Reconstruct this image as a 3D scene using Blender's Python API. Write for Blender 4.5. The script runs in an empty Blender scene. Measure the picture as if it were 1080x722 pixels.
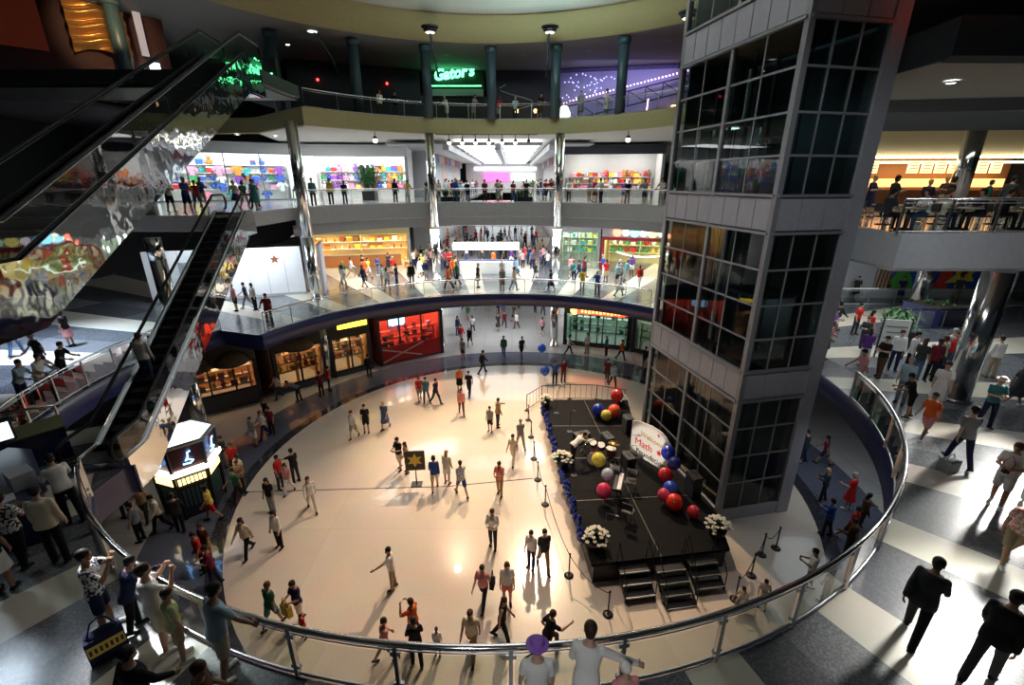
import bpy, bmesh, math, random
from math import sin, cos, pi, radians as R, atan2, hypot, sqrt
from mathutils import Vector as V, Matrix
random.seed(7)
SC = bpy.context.scene
COL = SC.collection

# ------------------------------------------------------------------ objects
def link(o, parent=None):
    COL.objects.link(o)
    if parent is not None:
        o.parent = parent
    return o

def tag(o, label=None, cat=None, group=None, kind=None):
    if label: o['label'] = label
    if cat: o['category'] = cat
    if group: o['group'] = group
    if kind: o['kind'] = kind
    return o

def thing(name, label, cat, loc=(0, 0, 0), rz=0.0, group=None):
    o = bpy.data.objects.new(name, None)
    o.empty_display_size = .2
    COL.objects.link(o)
    o.location = loc
    o.rotation_euler = (0, 0, rz)
    return tag(o, label, cat, group)

def copy_thing(o, loc, rz=0.0, label=None, group=None, scale=None):
    r = o.copy(); COL.objects.link(r)
    r.location = loc; r.rotation_euler = (0, 0, rz)
    if scale: r.scale = (scale,) * 3
    if label: r['label'] = label
    if group: r['group'] = group
    for ch in list(o.children):
        c = ch.copy(); COL.objects.link(c); c.parent = r
        for g in list(ch.children):
            d = g.copy(); COL.objects.link(d); d.parent = c
    return r

class MB:
    """collects shapes; build() links them as one mesh object"""
    def __init__(s):
        s.v = []; s.f = []; s.sm = []
    def add(s, vs, fs, smooth=False, M=None):
        b = len(s.v)
        if M is not None:
            vs = [M @ V(p) for p in vs]
        s.v.extend([tuple(p) for p in vs])
        for f in fs:
            s.f.append(tuple(b + i for i in f)); s.sm.append(smooth)
        return s
    def box(s, c, d, rz=0.0, M=None):
        x, y, z = d[0] / 2, d[1] / 2, d[2] / 2
        vs = [(-x, -y, -z), (x, -y, -z), (x, y, -z), (-x, y, -z), (-x, -y, z), (x, -y, z), (x, y, z), (-x, y, z)]
        m = Matrix.Translation(c) @ Matrix.Rotation(rz, 4, 'Z')
        if M is not None: m = M @ m
        return s.add(vs, [(3, 2, 1, 0), (4, 5, 6, 7), (0, 1, 5, 4), (1, 2, 6, 5), (2, 3, 7, 6), (3, 0, 4, 7)], False, m)
    def bar(s, a, b, w, h):
        """box beam from a to b, width w (horizontal), height h"""
        a = V(a); b = V(b); d = b - a; L = d.length
        if L < 1e-6: return s
        z = d / L
        up = V((0, 0, 1)) if abs(z.z) < .99 else V((0, 1, 0))
        x = up.cross(z).normalized(); y = z.cross(x)
        vs = []
        for p in (a, b):
            for sx, sy in ((-1, -1), (1, -1), (1, 1), (-1, 1)):
                vs.append(p + x * (sx * w / 2) + y * (sy * h / 2))
        return s.add(vs, [(3, 2, 1, 0), (4, 5, 6, 7), (0, 1, 5, 4), (1, 2, 6, 5), (2, 3, 7, 6), (3, 0, 4, 7)])
    def tube(s, pts, r, n=8, closed=False, caps=True):
        pts = [V(p) for p in pts]; N = len(pts)
        rr = r if isinstance(r, (list, tuple)) else [r] * N
        vs = []; prev = None
        for i, p in enumerate(pts):
            if closed: t = pts[(i + 1) % N] - pts[i - 1]
            else: t = pts[min(i + 1, N - 1)] - pts[max(i - 1, 0)]
            t.normalize()
            if prev is None:
                up = V((0, 0, 1)) if abs(t.z) < .9 else V((1, 0, 0))
                x = up.cross(t).normalized()
            else:
                x = (prev - t * prev.dot(t)).normalized()
            prev = x; y = t.cross(x)
            for k in range(n):
                a = 2 * pi * k / n
                vs.append(p + (x * cos(a) + y * sin(a)) * rr[i])
        fs = []
        for i in range(N if closed else N - 1):
            j = (i + 1) % N
            for k in range(n):
                l = (k + 1) % n
                fs.append((i * n + k, i * n + l, j * n + l, j * n + k))
        if caps and not closed:
            fs.append(tuple(range(n))[::-1]); fs.append(tuple((N - 1) * n + k for k in range(n)))
        return s.add(vs, fs, True)
    def cyl(s, c, r, h, n=16, r2=None):
        r2 = r if r2 is None else r2
        vs = []
        for z, q in ((0, r), (h, r2)):
            for k in range(n):
                a = 2 * pi * k / n
                vs.append((c[0] + q * cos(a), c[1] + q * sin(a), c[2] + z))
        s.add(vs, [(k, (k + 1) % n, n + (k + 1) % n, n + k) for k in range(n)], n > 8)
        b = len(s.v) - 2 * n
        s.f.append(tuple(b + k for k in range(n))[::-1]); s.sm.append(False)
        s.f.append(tuple(b + n + k for k in range(n))); s.sm.append(False)
        return s
    def lathe(s, prof, n=24, c=(0, 0, 0), a0=0, a1=2 * pi, M=None, smooth=True):
        full = abs(a1 - a0 - 2 * pi) < 1e-6
        m = n if full else n + 1
        vs = []
        for r, z in prof:
            for k in range(m):
                a = a0 + (a1 - a0) * k / n
                vs.append((c[0] + r * cos(a), c[1] + r * sin(a), c[2] + z))
        fs = []
        for i in range(len(prof) - 1):
            for k in range(n):
                l = (k + 1) % m
                fs.append((i * m + k, i * m + l, (i + 1) * m + l, (i + 1) * m + k))
        return s.add(vs, fs, smooth, M)
    def prism(s, poly, z0, z1):
        n = len(poly)
        vs = [(p[0], p[1], z0) for p in poly] + [(p[0], p[1], z1) for p in poly]
        fs = [tuple(range(n))[::-1], tuple(range(n, 2 * n))] + [(k, (k + 1) % n, n + (k + 1) % n, n + k) for k in range(n)]
        return s.add(vs, fs)
    def ell(s, c, r, n=14, m=9, M=None):
        vs = []; fs = []
        for i in range(m + 1):
            t = pi * i / m
            for k in range(n):
                a = 2 * pi * k / n
                vs.append((c[0] + r[0] * sin(t) * cos(a), c[1] + r[1] * sin(t) * sin(a), c[2] + r[2] * cos(t)))
        for i in range(m):
            for k in range(n):
                l = (k + 1) % n
                fs.append((i * n + k, (i + 1) * n + k, (i + 1) * n + l, i * n + l))
        return s.add(vs, fs, True, M)
    def mesh(s, name):
        me = bpy.data.meshes.new(name)
        me.from_pydata(s.v, [], s.f)
        me.polygons.foreach_set('use_smooth', s.sm)
        me.validate(); me.update()
        return me
    def build(s, name, mat, parent=None, kind=None):
        me = s.mesh(name)
        for m in (mat if isinstance(mat, (list, tuple)) else [mat]): me.materials.append(m)
        o = link(bpy.data.objects.new(name, me), parent)
        if kind: o['kind'] = kind
        return o

def struct(name, mb, mat):
    return mb.build(name, mat, None, 'structure')

# ------------------------------------------------------------------ materials
MATS = {}
def mat(name, col, rough=.6, metal=0.0, emit=None, es=0.0, spec=.5, bump=0.0, bscale=20.0, var=0.0, vscale=6.0, coat=0.0, stretch=None):
    if name in MATS: return MATS[name]
    m = bpy.data.materials.new(name); m.use_nodes = True
    nt = m.node_tree; b = nt.nodes['Principled BSDF']
    b.inputs['Base Color'].default_value = (*col, 1)
    b.inputs['Roughness'].default_value = rough
    b.inputs['Metallic'].default_value = metal
    b.inputs['Specular IOR Level'].default_value = spec
    if coat: b.inputs['Coat Weight'].default_value = coat; b.inputs['Coat Roughness'].default_value = .08
    if emit:
        b.inputs['Emission Color'].default_value = (*emit, 1); b.inputs['Emission Strength'].default_value = es
    tc = nt.nodes.new('ShaderNodeTexCoord')
    vec = tc.outputs['Object']
    if stretch:
        mp = nt.nodes.new('ShaderNodeMapping'); mp.inputs['Scale'].default_value = stretch
        nt.links.new(vec, mp.inputs['Vector']); vec = mp.outputs['Vector']
    if var:
        n = nt.nodes.new('ShaderNodeTexNoise'); n.inputs['Scale'].default_value = vscale; n.inputs['Detail'].default_value = 3
        nt.links.new(vec, n.inputs['Vector'])
        r = nt.nodes.new('ShaderNodeMapRange'); r.inputs['From Min'].default_value = .3; r.inputs['From Max'].default_value = .7
        r.inputs['To Min'].default_value = 1 - var; r.inputs['To Max'].default_value = 1 + var
        nt.links.new(n.outputs['Fac'], r.inputs['Value'])
        x = nt.nodes.new('ShaderNodeMix'); x.data_type = 'RGBA'; x.blend_type = 'MULTIPLY'; x.inputs['Factor'].default_value = 1
        x.inputs[6].default_value = (*col, 1)
        nt.links.new(r.outputs['Result'], x.inputs[7]); nt.links.new(x.outputs[2], b.inputs['Base Color'])
    if bump:
        n = nt.nodes.new('ShaderNodeTexNoise'); n.inputs['Scale'].default_value = bscale; n.inputs['Detail'].default_value = 2
        nt.links.new(vec, n.inputs['Vector'])
        u = nt.nodes.new('ShaderNodeBump'); u.inputs['Strength'].default_value = bump; u.inputs['Distance'].default_value = .05
        nt.links.new(n.outputs['Fac'], u.inputs['Height']); nt.links.new(u.outputs['Normal'], b.inputs['Normal'])
    MATS[name] = m
    return m

def glass(name, tint=(.8, .88, .86), gl=.9, rough=.02):
    if name in MATS: return MATS[name]
    m = bpy.data.materials.new(name); m.use_nodes = True
    nt = m.node_tree; nt.nodes.remove(nt.nodes['Principled BSDF'])
    out = nt.nodes['Material Output']
    t = nt.nodes.new('ShaderNodeBsdfTransparent'); t.inputs['Color'].default_value = (*tint, 1)
    g = nt.nodes.new('ShaderNodeBsdfGlossy'); g.inputs['Color'].default_value = (gl, gl, gl, 1); g.inputs['Roughness'].default_value = rough
    lw = nt.nodes.new('ShaderNodeFresnel'); lw.inputs['IOR'].default_value = 1.5
    x = nt.nodes.new('ShaderNodeMixShader')
    nt.links.new(lw.outputs[0], x.inputs[0]); nt.links.new(t.outputs[0], x.inputs[1]); nt.links.new(g.outputs[0], x.inputs[2])
    nt.links.new(x.outputs[0], out.inputs['Surface'])
    MATS[name] = m
    return m

def glow(name, col, s):
    return mat(name, tuple(min(1, c * .8) for c in col), .5, emit=col, es=s)

def terrazzo(name, base, chip, amt=.35, rough=.12, scale=38.0, tile=None, seam=None, coat=0.0):
    """ground stone chips in cement, optional tile seams"""
    m = bpy.data.materials.new(name); m.use_nodes = True
    nt = m.node_tree; b = nt.nodes['Principled BSDF']; L = nt.links.new
    tc = nt.nodes.new('ShaderNodeTexCoord')
    n = nt.nodes.new('ShaderNodeTexVoronoi'); n.inputs['Scale'].default_value = scale
    L(tc.outputs['Object'], n.inputs['Vector'])
    sp = nt.nodes.new('ShaderNodeSeparateColor'); L(n.outputs['Color'], sp.inputs[0])
    mr = nt.nodes.new('ShaderNodeMapRange'); mr.inputs['From Min'].default_value = .35; mr.inputs['From Max'].default_value = 1
    mr.inputs['To Max'].default_value = amt; L(sp.outputs[0], mr.inputs['Value'])
    big = nt.nodes.new('ShaderNodeTexNoise'); big.inputs['Scale'].default_value = .7; L(tc.outputs['Object'], big.inputs['Vector'])
    x = nt.nodes.new('ShaderNodeMix'); x.data_type = 'RGBA'
    x.inputs[6].default_value = (*base, 1); x.inputs[7].default_value = (*chip, 1); L(mr.outputs[0], x.inputs['Factor'])
    y = nt.nodes.new('ShaderNodeMix'); y.data_type = 'RGBA'; y.blend_type = 'MULTIPLY'; y.inputs['Factor'].default_value = .18
    L(x.outputs[2], y.inputs[6]); L(big.outputs['Color'], y.inputs[7])
    src = y.outputs[2]
    if tile:
        br = nt.nodes.new('ShaderNodeTexBrick'); br.offset = 0
        br.inputs['Scale'].default_value = 1; br.inputs['Brick Width'].default_value = tile; br.inputs['Row Height'].default_value = tile
        br.inputs['Mortar Size'].default_value = .012
        br.inputs['Color1'].default_value = (1, 1, 1, 1); br.inputs['Color2'].default_value = (.93, .93, .93, 1)
        br.inputs['Mortar'].default_value = (*(seam or (.55, .55, .55)), 1)
        L(tc.outputs['Object'], br.inputs['Vector'])
        w = nt.nodes.new('ShaderNodeMix'); w.data_type = 'RGBA'; w.blend_type = 'MULTIPLY'; w.inputs['Factor'].default_value = 1
        L(src, w.inputs[6]); L(br.outputs['Color'], w.inputs[7]); src = w.outputs[2]
    L(src, b.inputs['Base Color'])
    b.inputs['Roughness'].default_value = rough
    if coat: b.inputs['Coat Weight'].default_value = coat; b.inputs['Coat Roughness'].default_value = .03 if coat > .32 else .14
    MATS[name] = m
    return m

chrome = mat('polished_steel', (.78, .79, .8), .13, 1, bump=.02, bscale=3)
brushed = mat('brushed_steel', (.5, .52, .55), .32, 1, bump=.03, bscale=60)
mirror = mat('mirror_cladding', (.66, .67, .66), .03, 1, bump=.16, bscale=1.5)
darkmirror = mat('dark_mirror_cladding', (.36, .37, .38), .04, 1, bump=.22, bscale=1.7)
frame_grey = mat('painted_mullion', (.30, .31, .33), .4, .3)
panel_grey = mat('spandrel_panel', (.40, .40, .45), .5, .1, var=.05)
black = mat('black_paint', (.012, .012, .015), .45)
rubber = mat('black_rubber', (.010, .010, .012), .55, spec=.2)
navy = mat('navy_fascia', (.012, .02, .10), .35, coat=.2)
olive = mat('olive_plaster', (.42, .38, .2), .8, var=.05)
grey_plaster = mat('grey_plaster', (.42, .43, .46), .75, var=.05)
white_plaster = mat('white_plaster', (.78, .79, .82), .7, var=.03)
dark_plaster = mat('dark_plaster', (.05, .055, .065), .8)
teal_dark = mat('dark_teal_paint', (.035, .065, .085), .45)
clear = glass('clear_pane', (.84, .9, .87))
smoked = glass('smoked_pane', (.5, .62, .62))
ringglass = glass('ring_pane', (.70, .78, .75))
# ------------------------------------------------------------------ levels
Z2, Z3, Z4 = 5.7, 11.6, 17.5
RC = (-0.5, 18.0); RR = 13.3           # the round opening in level two
AC = (-1.25, 23.6); AR = 13.7          # the rear edge of levels three and four
def pol(c, r, a): return (c[0] + r * cos(a), c[1] + r * sin(a))

# ground floor: three concentric terrazzo fields
m_rot = terrazzo('cream_terrazzo', (.80, .70, .60), (.62, .52, .44), .25, .2, 30, tile=7.3, seam=(.86, .84, .82), coat=.35)
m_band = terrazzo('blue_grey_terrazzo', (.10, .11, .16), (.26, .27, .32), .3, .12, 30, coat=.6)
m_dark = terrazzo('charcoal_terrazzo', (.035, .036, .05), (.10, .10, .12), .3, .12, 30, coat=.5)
m_outer = terrazzo('pale_grey_terrazzo', (.52, .50, .50), (.36, .36, .38), .3, .15, 26, tile=2.4, coat=.4)
FC = (0.45, 19.1)
mb = MB(); mb.box((0, 42, -.15), (110, 120, .3)); struct('floor', mb, m_outer)
def disc(name, c, r0, r1, z, m, n=96, a0=0, a1=2 * pi):
    mb = MB(); mb.lathe([(r0, z), (r1, z)] if r0 else [(0.01, z), (r1, z)], n, (c[0], c[1], 0), a0, a1, smooth=False)
    return struct(name, mb, m)
disc('floor_rotunda', FC, 0, 12.7, .004, m_rot)
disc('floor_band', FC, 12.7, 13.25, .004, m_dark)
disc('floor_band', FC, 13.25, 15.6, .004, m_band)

# level two slab with the round opening
def tone(name, a, b, amt=.5): return terrazzo(name, a, b, amt, .26, 34, coat=.3)
t_mid = tone('grey_terrazzo', (.11, .12, .135), (.30, .31, .33))
t_lt = tone('silver_terrazzo', (.17, .18, .195), (.40, .41, .43), .6)
t_cream = tone('bone_terrazzo', (.74, .70, .60), (.60, .56, .48), .25)
t_dk = tone('slate_terrazzo', (.075, .082, .10), (.2, .21, .235), .5)
def ringpoly(mb, c, r0, r1, a0, a1, z, n=4):
    vs = []
    for r in (r0, r1):
        for k in range(n + 1):
            vs.append((*pol(c, r, a0 + (a1 - a0) * k / n), z))
    mb.add(vs, [(k, n + 1 + k, n + 2 + k, k + 1) for k in range(n)])
tiles = {k: MB() for k in 'mlcd'}
RINGS = [RR, 14.7, 16.0, 19.4, 23.4, 28.5, 36, 48]
VOID = (163.0, 200.5)        # the escalator well beside the ring
def in_well(r, ang): return r < 16.0 and VOID[0] < ang % 360 < VOID[1]
SECT = 13.2
a = -141.6
k = 0
while a < 218.3 - .1:
    aa, bb, cc = R(a), R(a + 4.6), R(min(a + SECT, 218.4))
    for r0, r1 in ((RR, 16.0), (16.0, 48)):
        if not in_well(r0, math.degrees(aa + bb) / 2): ringpoly(tiles['c'], RC, r0, r1, aa, bb, Z2, 2)
    for i in range(len(RINGS) - 1):
        mid = (bb + cc) / 2
        t1 = 'mlmdlmdm'[(i + k) % 8]; t2 = 'lmdmmldm'[(i * 3 + k) % 8]
        if not in_well(RINGS[i], math.degrees(bb + mid) / 2): ringpoly(tiles[t1], RC, RINGS[i], RINGS[i + 1], bb, mid, Z2, 2)
        if not in_well(RINGS[i], math.degrees(mid + cc) / 2): ringpoly(tiles[t2], RC, RINGS[i], RINGS[i + 1], mid, cc, Z2, 2)
    a += SECT; k += 1
tiles['m'].box((0, 79, Z2 - .05), (40, 28, .1))
for key, m in zip('mlcd', (t_mid, t_lt, t_cream, t_dk)):
    struct('floor_level_two', tiles[key], m)
mb = MB(); mb.box((-12.0, 10.0, Z2 - .1), (2.4, 1.5, .19)); struct('floor_landing', mb, t_mid)
mb = MB(); mb.box((-10.79, 10.0, Z2 - .45), (.06, 1.5, .9)); mb.box((-11.6, 10.78, Z2 - .45), (2.0, .06, .9)); struct('trim_12', mb, navy)
mb = MB()
mb.lathe([(RR, Z2 - .002), (RR - .04, Z2 - .03), (RR - .04, Z2 - .86), (RR + .25, Z2 - .95), (RR + .6, Z2 - .95)], 112, (RC[0], RC[1], 0), R(203) - 2 * pi, R(161))
mb.lathe([(16.0, Z2 - .002), (15.96, Z2 - .03), (15.96, Z2 - .86), (16.2, Z2 - .95)], 24, (RC[0], RC[1], 0), R(161), R(203))
for a_ in (161, 203):
    p, q = pol(RC, RR, R(a_)), pol(RC, 16.0, R(a_)); mb.bar((*p, Z2 - .46), (*q, Z2 - .46), .06, .9)
struct('trim_1', mb, navy)
mb = MB(); mb.lathe([(RR + .6, Z2 - .95), (16.1, Z2 - .94)], 90, (RC[0], RC[1], 0), R(203) - 2 * pi, R(161)); mb.lathe([(16.1, Z2 - .94), (48, Z2 - .9)], 96, (RC[0], RC[1], 0)); mb.box((0, 78, Z2 - .9), (68, 28, .04)); struct('ceiling_ground_level', mb, mat('soffit_dim', (.32, .32, .34), .8))

# level three and four slabs: rear arc, plus arms to the sides
def arc_pts(a0, a1, n, r=AR, c=AC): return [pol(c, r, R(a0 + (a1 - a0) * k / n)) for k in range(n + 1)]
edge3 = [(34, 14.8), (12.5, 14.8), (12.6, 16.6), (12.2, 22.0)] + arc_pts(22, 155, 40) + [(-13.75, 26), (-14.0, 22.9), (-15.6, 22.6), (-34, 22.6)]
edge4 = [(34, 14.8), (12.45, 14.8), (12.6, 16.6), (12.2, 22.0)] + arc_pts(22, 148, 40) + [(-14.6, 32.4), (-18.5, 36.0), (-24, 37.0), (-24, 24.6), (-10.3, 24.6), (-10.3, 21.2), (-34, 21.2)]
def slab(edge, zt, zb, name, m, back=92):
    """fan of quads from the edge to the far wall"""
    top = MB()
    poly = edge + [(-34, back), (34, back)]
    top.prism(poly[::1], zb, zt)
    return struct(name, top, m)
HOLE = [(-4.6, 40.5), (2.2, 40.5), (2.2, 90), (-4.6, 90)]
def slab_with_corridor(edge, zt, zb, name, m):
    bm = bmesh.new()
    outer = edge + [(-34, 92), (34, 92)]
    vs = [bm.verts.new((p[0], p[1], zt)) for p in outer]
    es = [bm.edges.new((vs[i], vs[(i + 1) % len(vs)])) for i in range(len(vs))]
    hole = [(-4.4, 41.5), (-4.4, 82), (2.0, 82), (2.0, 41.5)]
    hv = [bm.verts.new((p[0], p[1], zt)) for p in hole]
    es += [bm.edges.new((hv[i], hv[(i + 1) % 4])) for i in range(4)]
    bmesh.ops.triangle_fill(bm, use_beauty=True, use_dissolve=False, edges=es)
    r = bmesh.ops.extrude_face_region(bm, geom=bm.faces[:])
    for g in r['geom']:
        if isinstance(g, bmesh.types.BMVert): g.co.z = zb
    bmesh.ops.recalc_face_normals(bm, faces=bm.faces[:])
    me = bpy.data.meshes.new(name); bm.to_mesh(me); bm.free(); me.materials.append(m)
    o = link(bpy.data.objects.new(name, me)); o['kind'] = 'structure'
    return o
m_l3floor = terrazzo('level_three_terrazzo', (.5, .49, .48), (.32, .32, .35), .3, .15, 26, tile=2.4, coat=.3)
slab_with_corridor(edge3, Z3, Z3 - .25, 'floor_level_three', m_l3floor)
slab(edge4, Z4, Z4 - .25, 'floor_level_four', terrazzo('level_four_carpet', (.06, .05, .07), (.1, .08, .1), .4, .8, 40))
def fascia(edge, prof, name, m, i0=0, i1=None):
    """sweeps a (set-back, z) profile along an edge; set-back grows away from the void"""
    mb = MB(); pts = edge[i0:i1]
    N = len(pts); vs = []
    nrm = []
    for i in range(N):
        p0 = V((*pts[max(i - 1, 0)], 0)); p1 = V((*pts[min(i + 1, N - 1)], 0)); t = (p1 - p0).normalized()
        nrm.append(V((t.y, -t.x, 0)))
    for d, z in prof:
        for i in range(N):
            p = V((*pts[i], 0)) + nrm[i] * d
            vs.append((p.x, p.y, z))
    fs = []
    for j in range(len(prof) - 1):
        for i in range(N - 1):
            fs.append((j * N + i, j * N + i + 1, (j + 1) * N + i + 1, (j + 1) * N + i))
    mb.add(vs, fs)
    return struct(name, mb, m)
# rear of level three: flat grey fascia, then a set-back beam
fascia(edge3, [(.3, Z3 + .02), (-.02, Z3 + .02), (-.02, Z3 - 1.02), (.05, Z3 - 1.06), (.32, Z3 - 1.06), (.34, Z3 - 1.75), (.7, Z3 - 1.8)], 'trim_2', grey_plaster, 4, 45)
fascia(edge3, [(.3, Z3 + .02), (-.02, Z3 + .02), (-.02, Z3 - 1.1), (.05, Z3 - 1.2), (.8, Z3 - 1.2)], 'trim_3', mat('side_fascia_plaster', (.52, .53, .56), .75, var=.05), 0, 4)
fascia(edge3, [(.3, Z3 + .02), (-.02, Z3 + .02), (-.02, Z3 - .7), (.8, Z3 - .8)], 'trim_4', grey_plaster, 44, None)
# rear of level four: olive band over a pale soffit
fascia(edge4, [(.3, Z4 + .02), (-.02, Z4 + .02), (-.02, Z4 - .95), (.02, Z4 - 1.0), (.3, Z4 - 1.0)], 'trim_5', olive, 4, 48)
fascia(edge4, [(.3, Z4 + .02), (-.02, Z4 + .02), (-.02, Z4 - .95), (.3, Z4 - 1.05), (.9, Z4 - 1.05)], 'trim_6', mat('dark_blue_fascia', (.04, .06, .075), .6), 0, 4)
fascia(edge4, [(.3, Z4 + .02), (-.02, Z4 + .02), (-.02, Z4 - .5), (.9, Z4 - .6)], 'trim_7', black, 48, None)
def soffit(edge, z, name, m, inset=.3):
    mb = MB(); poly = [(p[0], p[1]) for p in edge] + [(-34, 92), (34, 92)]
    mb.add([(p[0], p[1], z) for p in poly], [tuple(range(len(poly)))])
    return struct(name, mb, m)
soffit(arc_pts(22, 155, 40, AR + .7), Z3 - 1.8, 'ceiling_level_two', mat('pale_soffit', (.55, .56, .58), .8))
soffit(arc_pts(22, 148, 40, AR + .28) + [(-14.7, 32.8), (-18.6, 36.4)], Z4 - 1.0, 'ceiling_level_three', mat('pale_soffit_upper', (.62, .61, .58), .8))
mb = MB(); mb.box((23.4, 24.4, Z4 - 1.05), (22, 18.6, .04)); struct('ceiling_food_court', mb, mat('court_soffit', (.42, .43, .42), .8))
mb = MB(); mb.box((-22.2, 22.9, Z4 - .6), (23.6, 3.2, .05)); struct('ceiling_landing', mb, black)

# top: level-four soffit, olive ring beam and the shallow dome
DC = (-1.25, 18.5)
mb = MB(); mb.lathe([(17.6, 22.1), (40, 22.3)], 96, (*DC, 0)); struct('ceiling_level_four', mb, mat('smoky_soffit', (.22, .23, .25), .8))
mb = MB(); mb.lathe([(17.62, 22.1), (17.5, 22.12), (16.9, 22.8), (15.9, 23.3)], 96, (*DC, 0)); struct('trim_8', mb, olive)
mb = MB(); mb.lathe([(15.9, 23.3), (15.6, 23.25), (15.2, 23.5), (11, 24.6), (6, 25.6), (.01, 26.2)], 96, (*DC, 0)); struct('ceiling_dome', mb, mat('dome_plaster', (.62, .66, .62), .85, var=.04))
# one thin dark seam across the open floor
mb = MB(); mb.bar((-12.2, 16.9, .007), (-3.0, 17.3, .007), .05, .006); mb.bar((-3.0, 17.3, .007), (1.0, 17.9, .007), .05, .006); struct('trim_11', mb, dark_plaster)

# chrome and dark columns on the ring
COLS = [(-16.2, 20.7), (-13.0, 29.3), (-6.05, 36.15), (3.52, 36.15), (11.2, 29.4)]
for i, (x, y) in enumerate(COLS):
    mb = MB()
    for zz in (0, Z2 + .001):
        mb.cyl((x, y, zz), .33, (Z2 - .95 if zz == 0 else Z3 - 1.75 - Z2), 28)
        mb.cyl((x, y, zz), .4, .12, 28)
    if i: mb.cyl((x, y, Z3 - 1.75), .33, 1.75 + 5.9 - 1, 28)
    else: mb.cyl((x, y, Z3 - 1.75), .33, .95, 28)
    struct('column_chrome', mb, chrome)
for x, y in [(-20.6, 27.6), (-10.6, 34.9), (-6.05, 36.4), (-1.5, 36.95), (3.1, 36.4), (7.4, 34.6), (-15.2, 33.1)]:
    mb = MB(); mb.cyl((x, y, Z4), .34, 4.6, 20); mb.cyl((x, y, Z4 + 4.2), .42, .4, 20)
    struct('column_dark', mb, teal_dark)
for x, y, z0, z1, r in [(16.2, 14.9, Z2, Z3 - 1.2, .42), (22.5, 24, Z3, Z4 - 1.05, .4), (24.3, 26.3, Z2, Z3 - 1.2, .42)]:
    mb = MB(); mb.cyl((x, y, z0), r, z1 - z0, 28); mb.cyl((x, y, z0), r + .07, .12, 28)
    struct('column_chrome', mb, chrome)

# outer shell walls that close the place behind the shops
mb = MB(); mb.box((0, 92.2, 11), (70, .3, 24)); struct('wall_back', mb, dark_plaster)
mb = MB(); mb.box((-34.2, 43, 11), (.3, 98, 24)); struct('wall_left', mb, mat('black_wall', (.012, .013, .016), .8))
mb = MB(); mb.box((34.2, 43, 11), (.3, 98, 24)); struct('wall_right', mb, dark_plaster)

# railings -----------------------------------------------------------------
def railing(name, label, pts, z, step, post_w=.05, lean=0.0, group=None, h=1.07, glass_m=clear, tube=.042, clamps=False, closed=False):
    """pts: dense polyline seen from above; splits into equal bays"""
    t = thing(name, label, 'railing', (0, 0, 0), 0, group)
    P = [V((p[0], p[1], 0)) for p in pts]
    acc = [0]
    for q, w in zip(P, P[1:]): acc.append(acc[-1] + (w - q).length)
    L = acc[-1]; n = max(1, round(L / step))
    def at(s):
        for i in range(len(P) - 1):
            if s <= acc[i + 1] + 1e-6:
                return P[i].lerp(P[i + 1], (s - acc[i]) / max(1e-6, acc[i + 1] - acc[i])), (P[i + 1] - P[i]).normalized()
        return P[-1], (P[-1] - P[-2]).normalized()
    m = MB(); m.tube([(p.x, p.y, z + h) for p in P], tube, 8); m.build('handrail', chrome, t)
    m = MB(); m.tube([(p.x, p.y, z + h - .12) for p in P], .014, 6); m.build('under_rail', brushed, t)
    m = MB(); m.tube([(p.x, p.y, z + .07) for p in P], .03, 6); m.build('base_channel', brushed, t)
    for k in range(n + 1):
        p, d = at(L * k / n); nn = V((d.y, -d.x, 0))
        m = MB(); m.bar((p.x, p.y, z - .02), (p.x, p.y, z + h), post_w, .09 if clamps else post_w)
        if clamps:
            for zz in (.22, .88): m.box((p.x, p.y, z + zz), (.16, .05, .07), atan2(d.y, d.x))
        m.build('post', brushed, t)
    for k in range(n):
        s0, s1 = L * k / n + .06, L * (k + 1) / n - .06
        q = [at(s0 + (s1 - s0) * j / 3)[0] for j in range(4)]
        m = MB(); vs = []
        for zz in (z + .12, z + h - .17):
            for p in q: vs.append((p.x, p.y, zz))
        m.add(vs, [(j, j + 1, 5 + j, 4 + j) for j in range(3)])
        m.build('glass_panel', glass_m, t)
    return t
ring = [pol(RC, RR - .02, R(a)) for a in range(-140, -12, 2)] + [pol(RC, RR - .02, R(-13.5))]
railing('ring_railing', 'curved chrome and glass railing around the near side of the round level-two opening', ring, Z2, 1.75, .06, clamps=True, glass_m=ringglass, tube=.05)
back = [pol(RC, RR - .02, R(a)) for a in range(46, 161, 2)]
railing('ring_railing', 'long curved glass railing along the far edge of level two above the navy band', back, Z2, 1.75, .04)
railing('upper_railing', 'curved glass railing on the grey level-three balcony across the atrium', [V((p[0], p[1], 0)) for p in arc_pts(30, 154, 60, AR + .1)], Z3, 2.2, .04)
railing('upper_railing', 'dark glass railing on the olive level-four balcony under the dome', arc_pts(30, 147, 60, AR + .1), Z4, 2.3, .04, tube=.03)
railing('food_court_railing', 'straight glass railing in front of the food court tables', [(12.45, 14.95), (34, 14.95)], Z3, 1.55, .05)
railing('walkway_railing', 'chrome railing of the bright level-two walkway beside the planter', [pol(RC, 16.1, R(a)) for a in range(161, 204, 3)], Z2, 1.5, .05)
railing('well_railing', 'short chrome railing beside the planter at the head of the escalator well', [pol(RC, r, R(203)) for r in (16.0, 14.6)], Z2, 1.4, .05)
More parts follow.
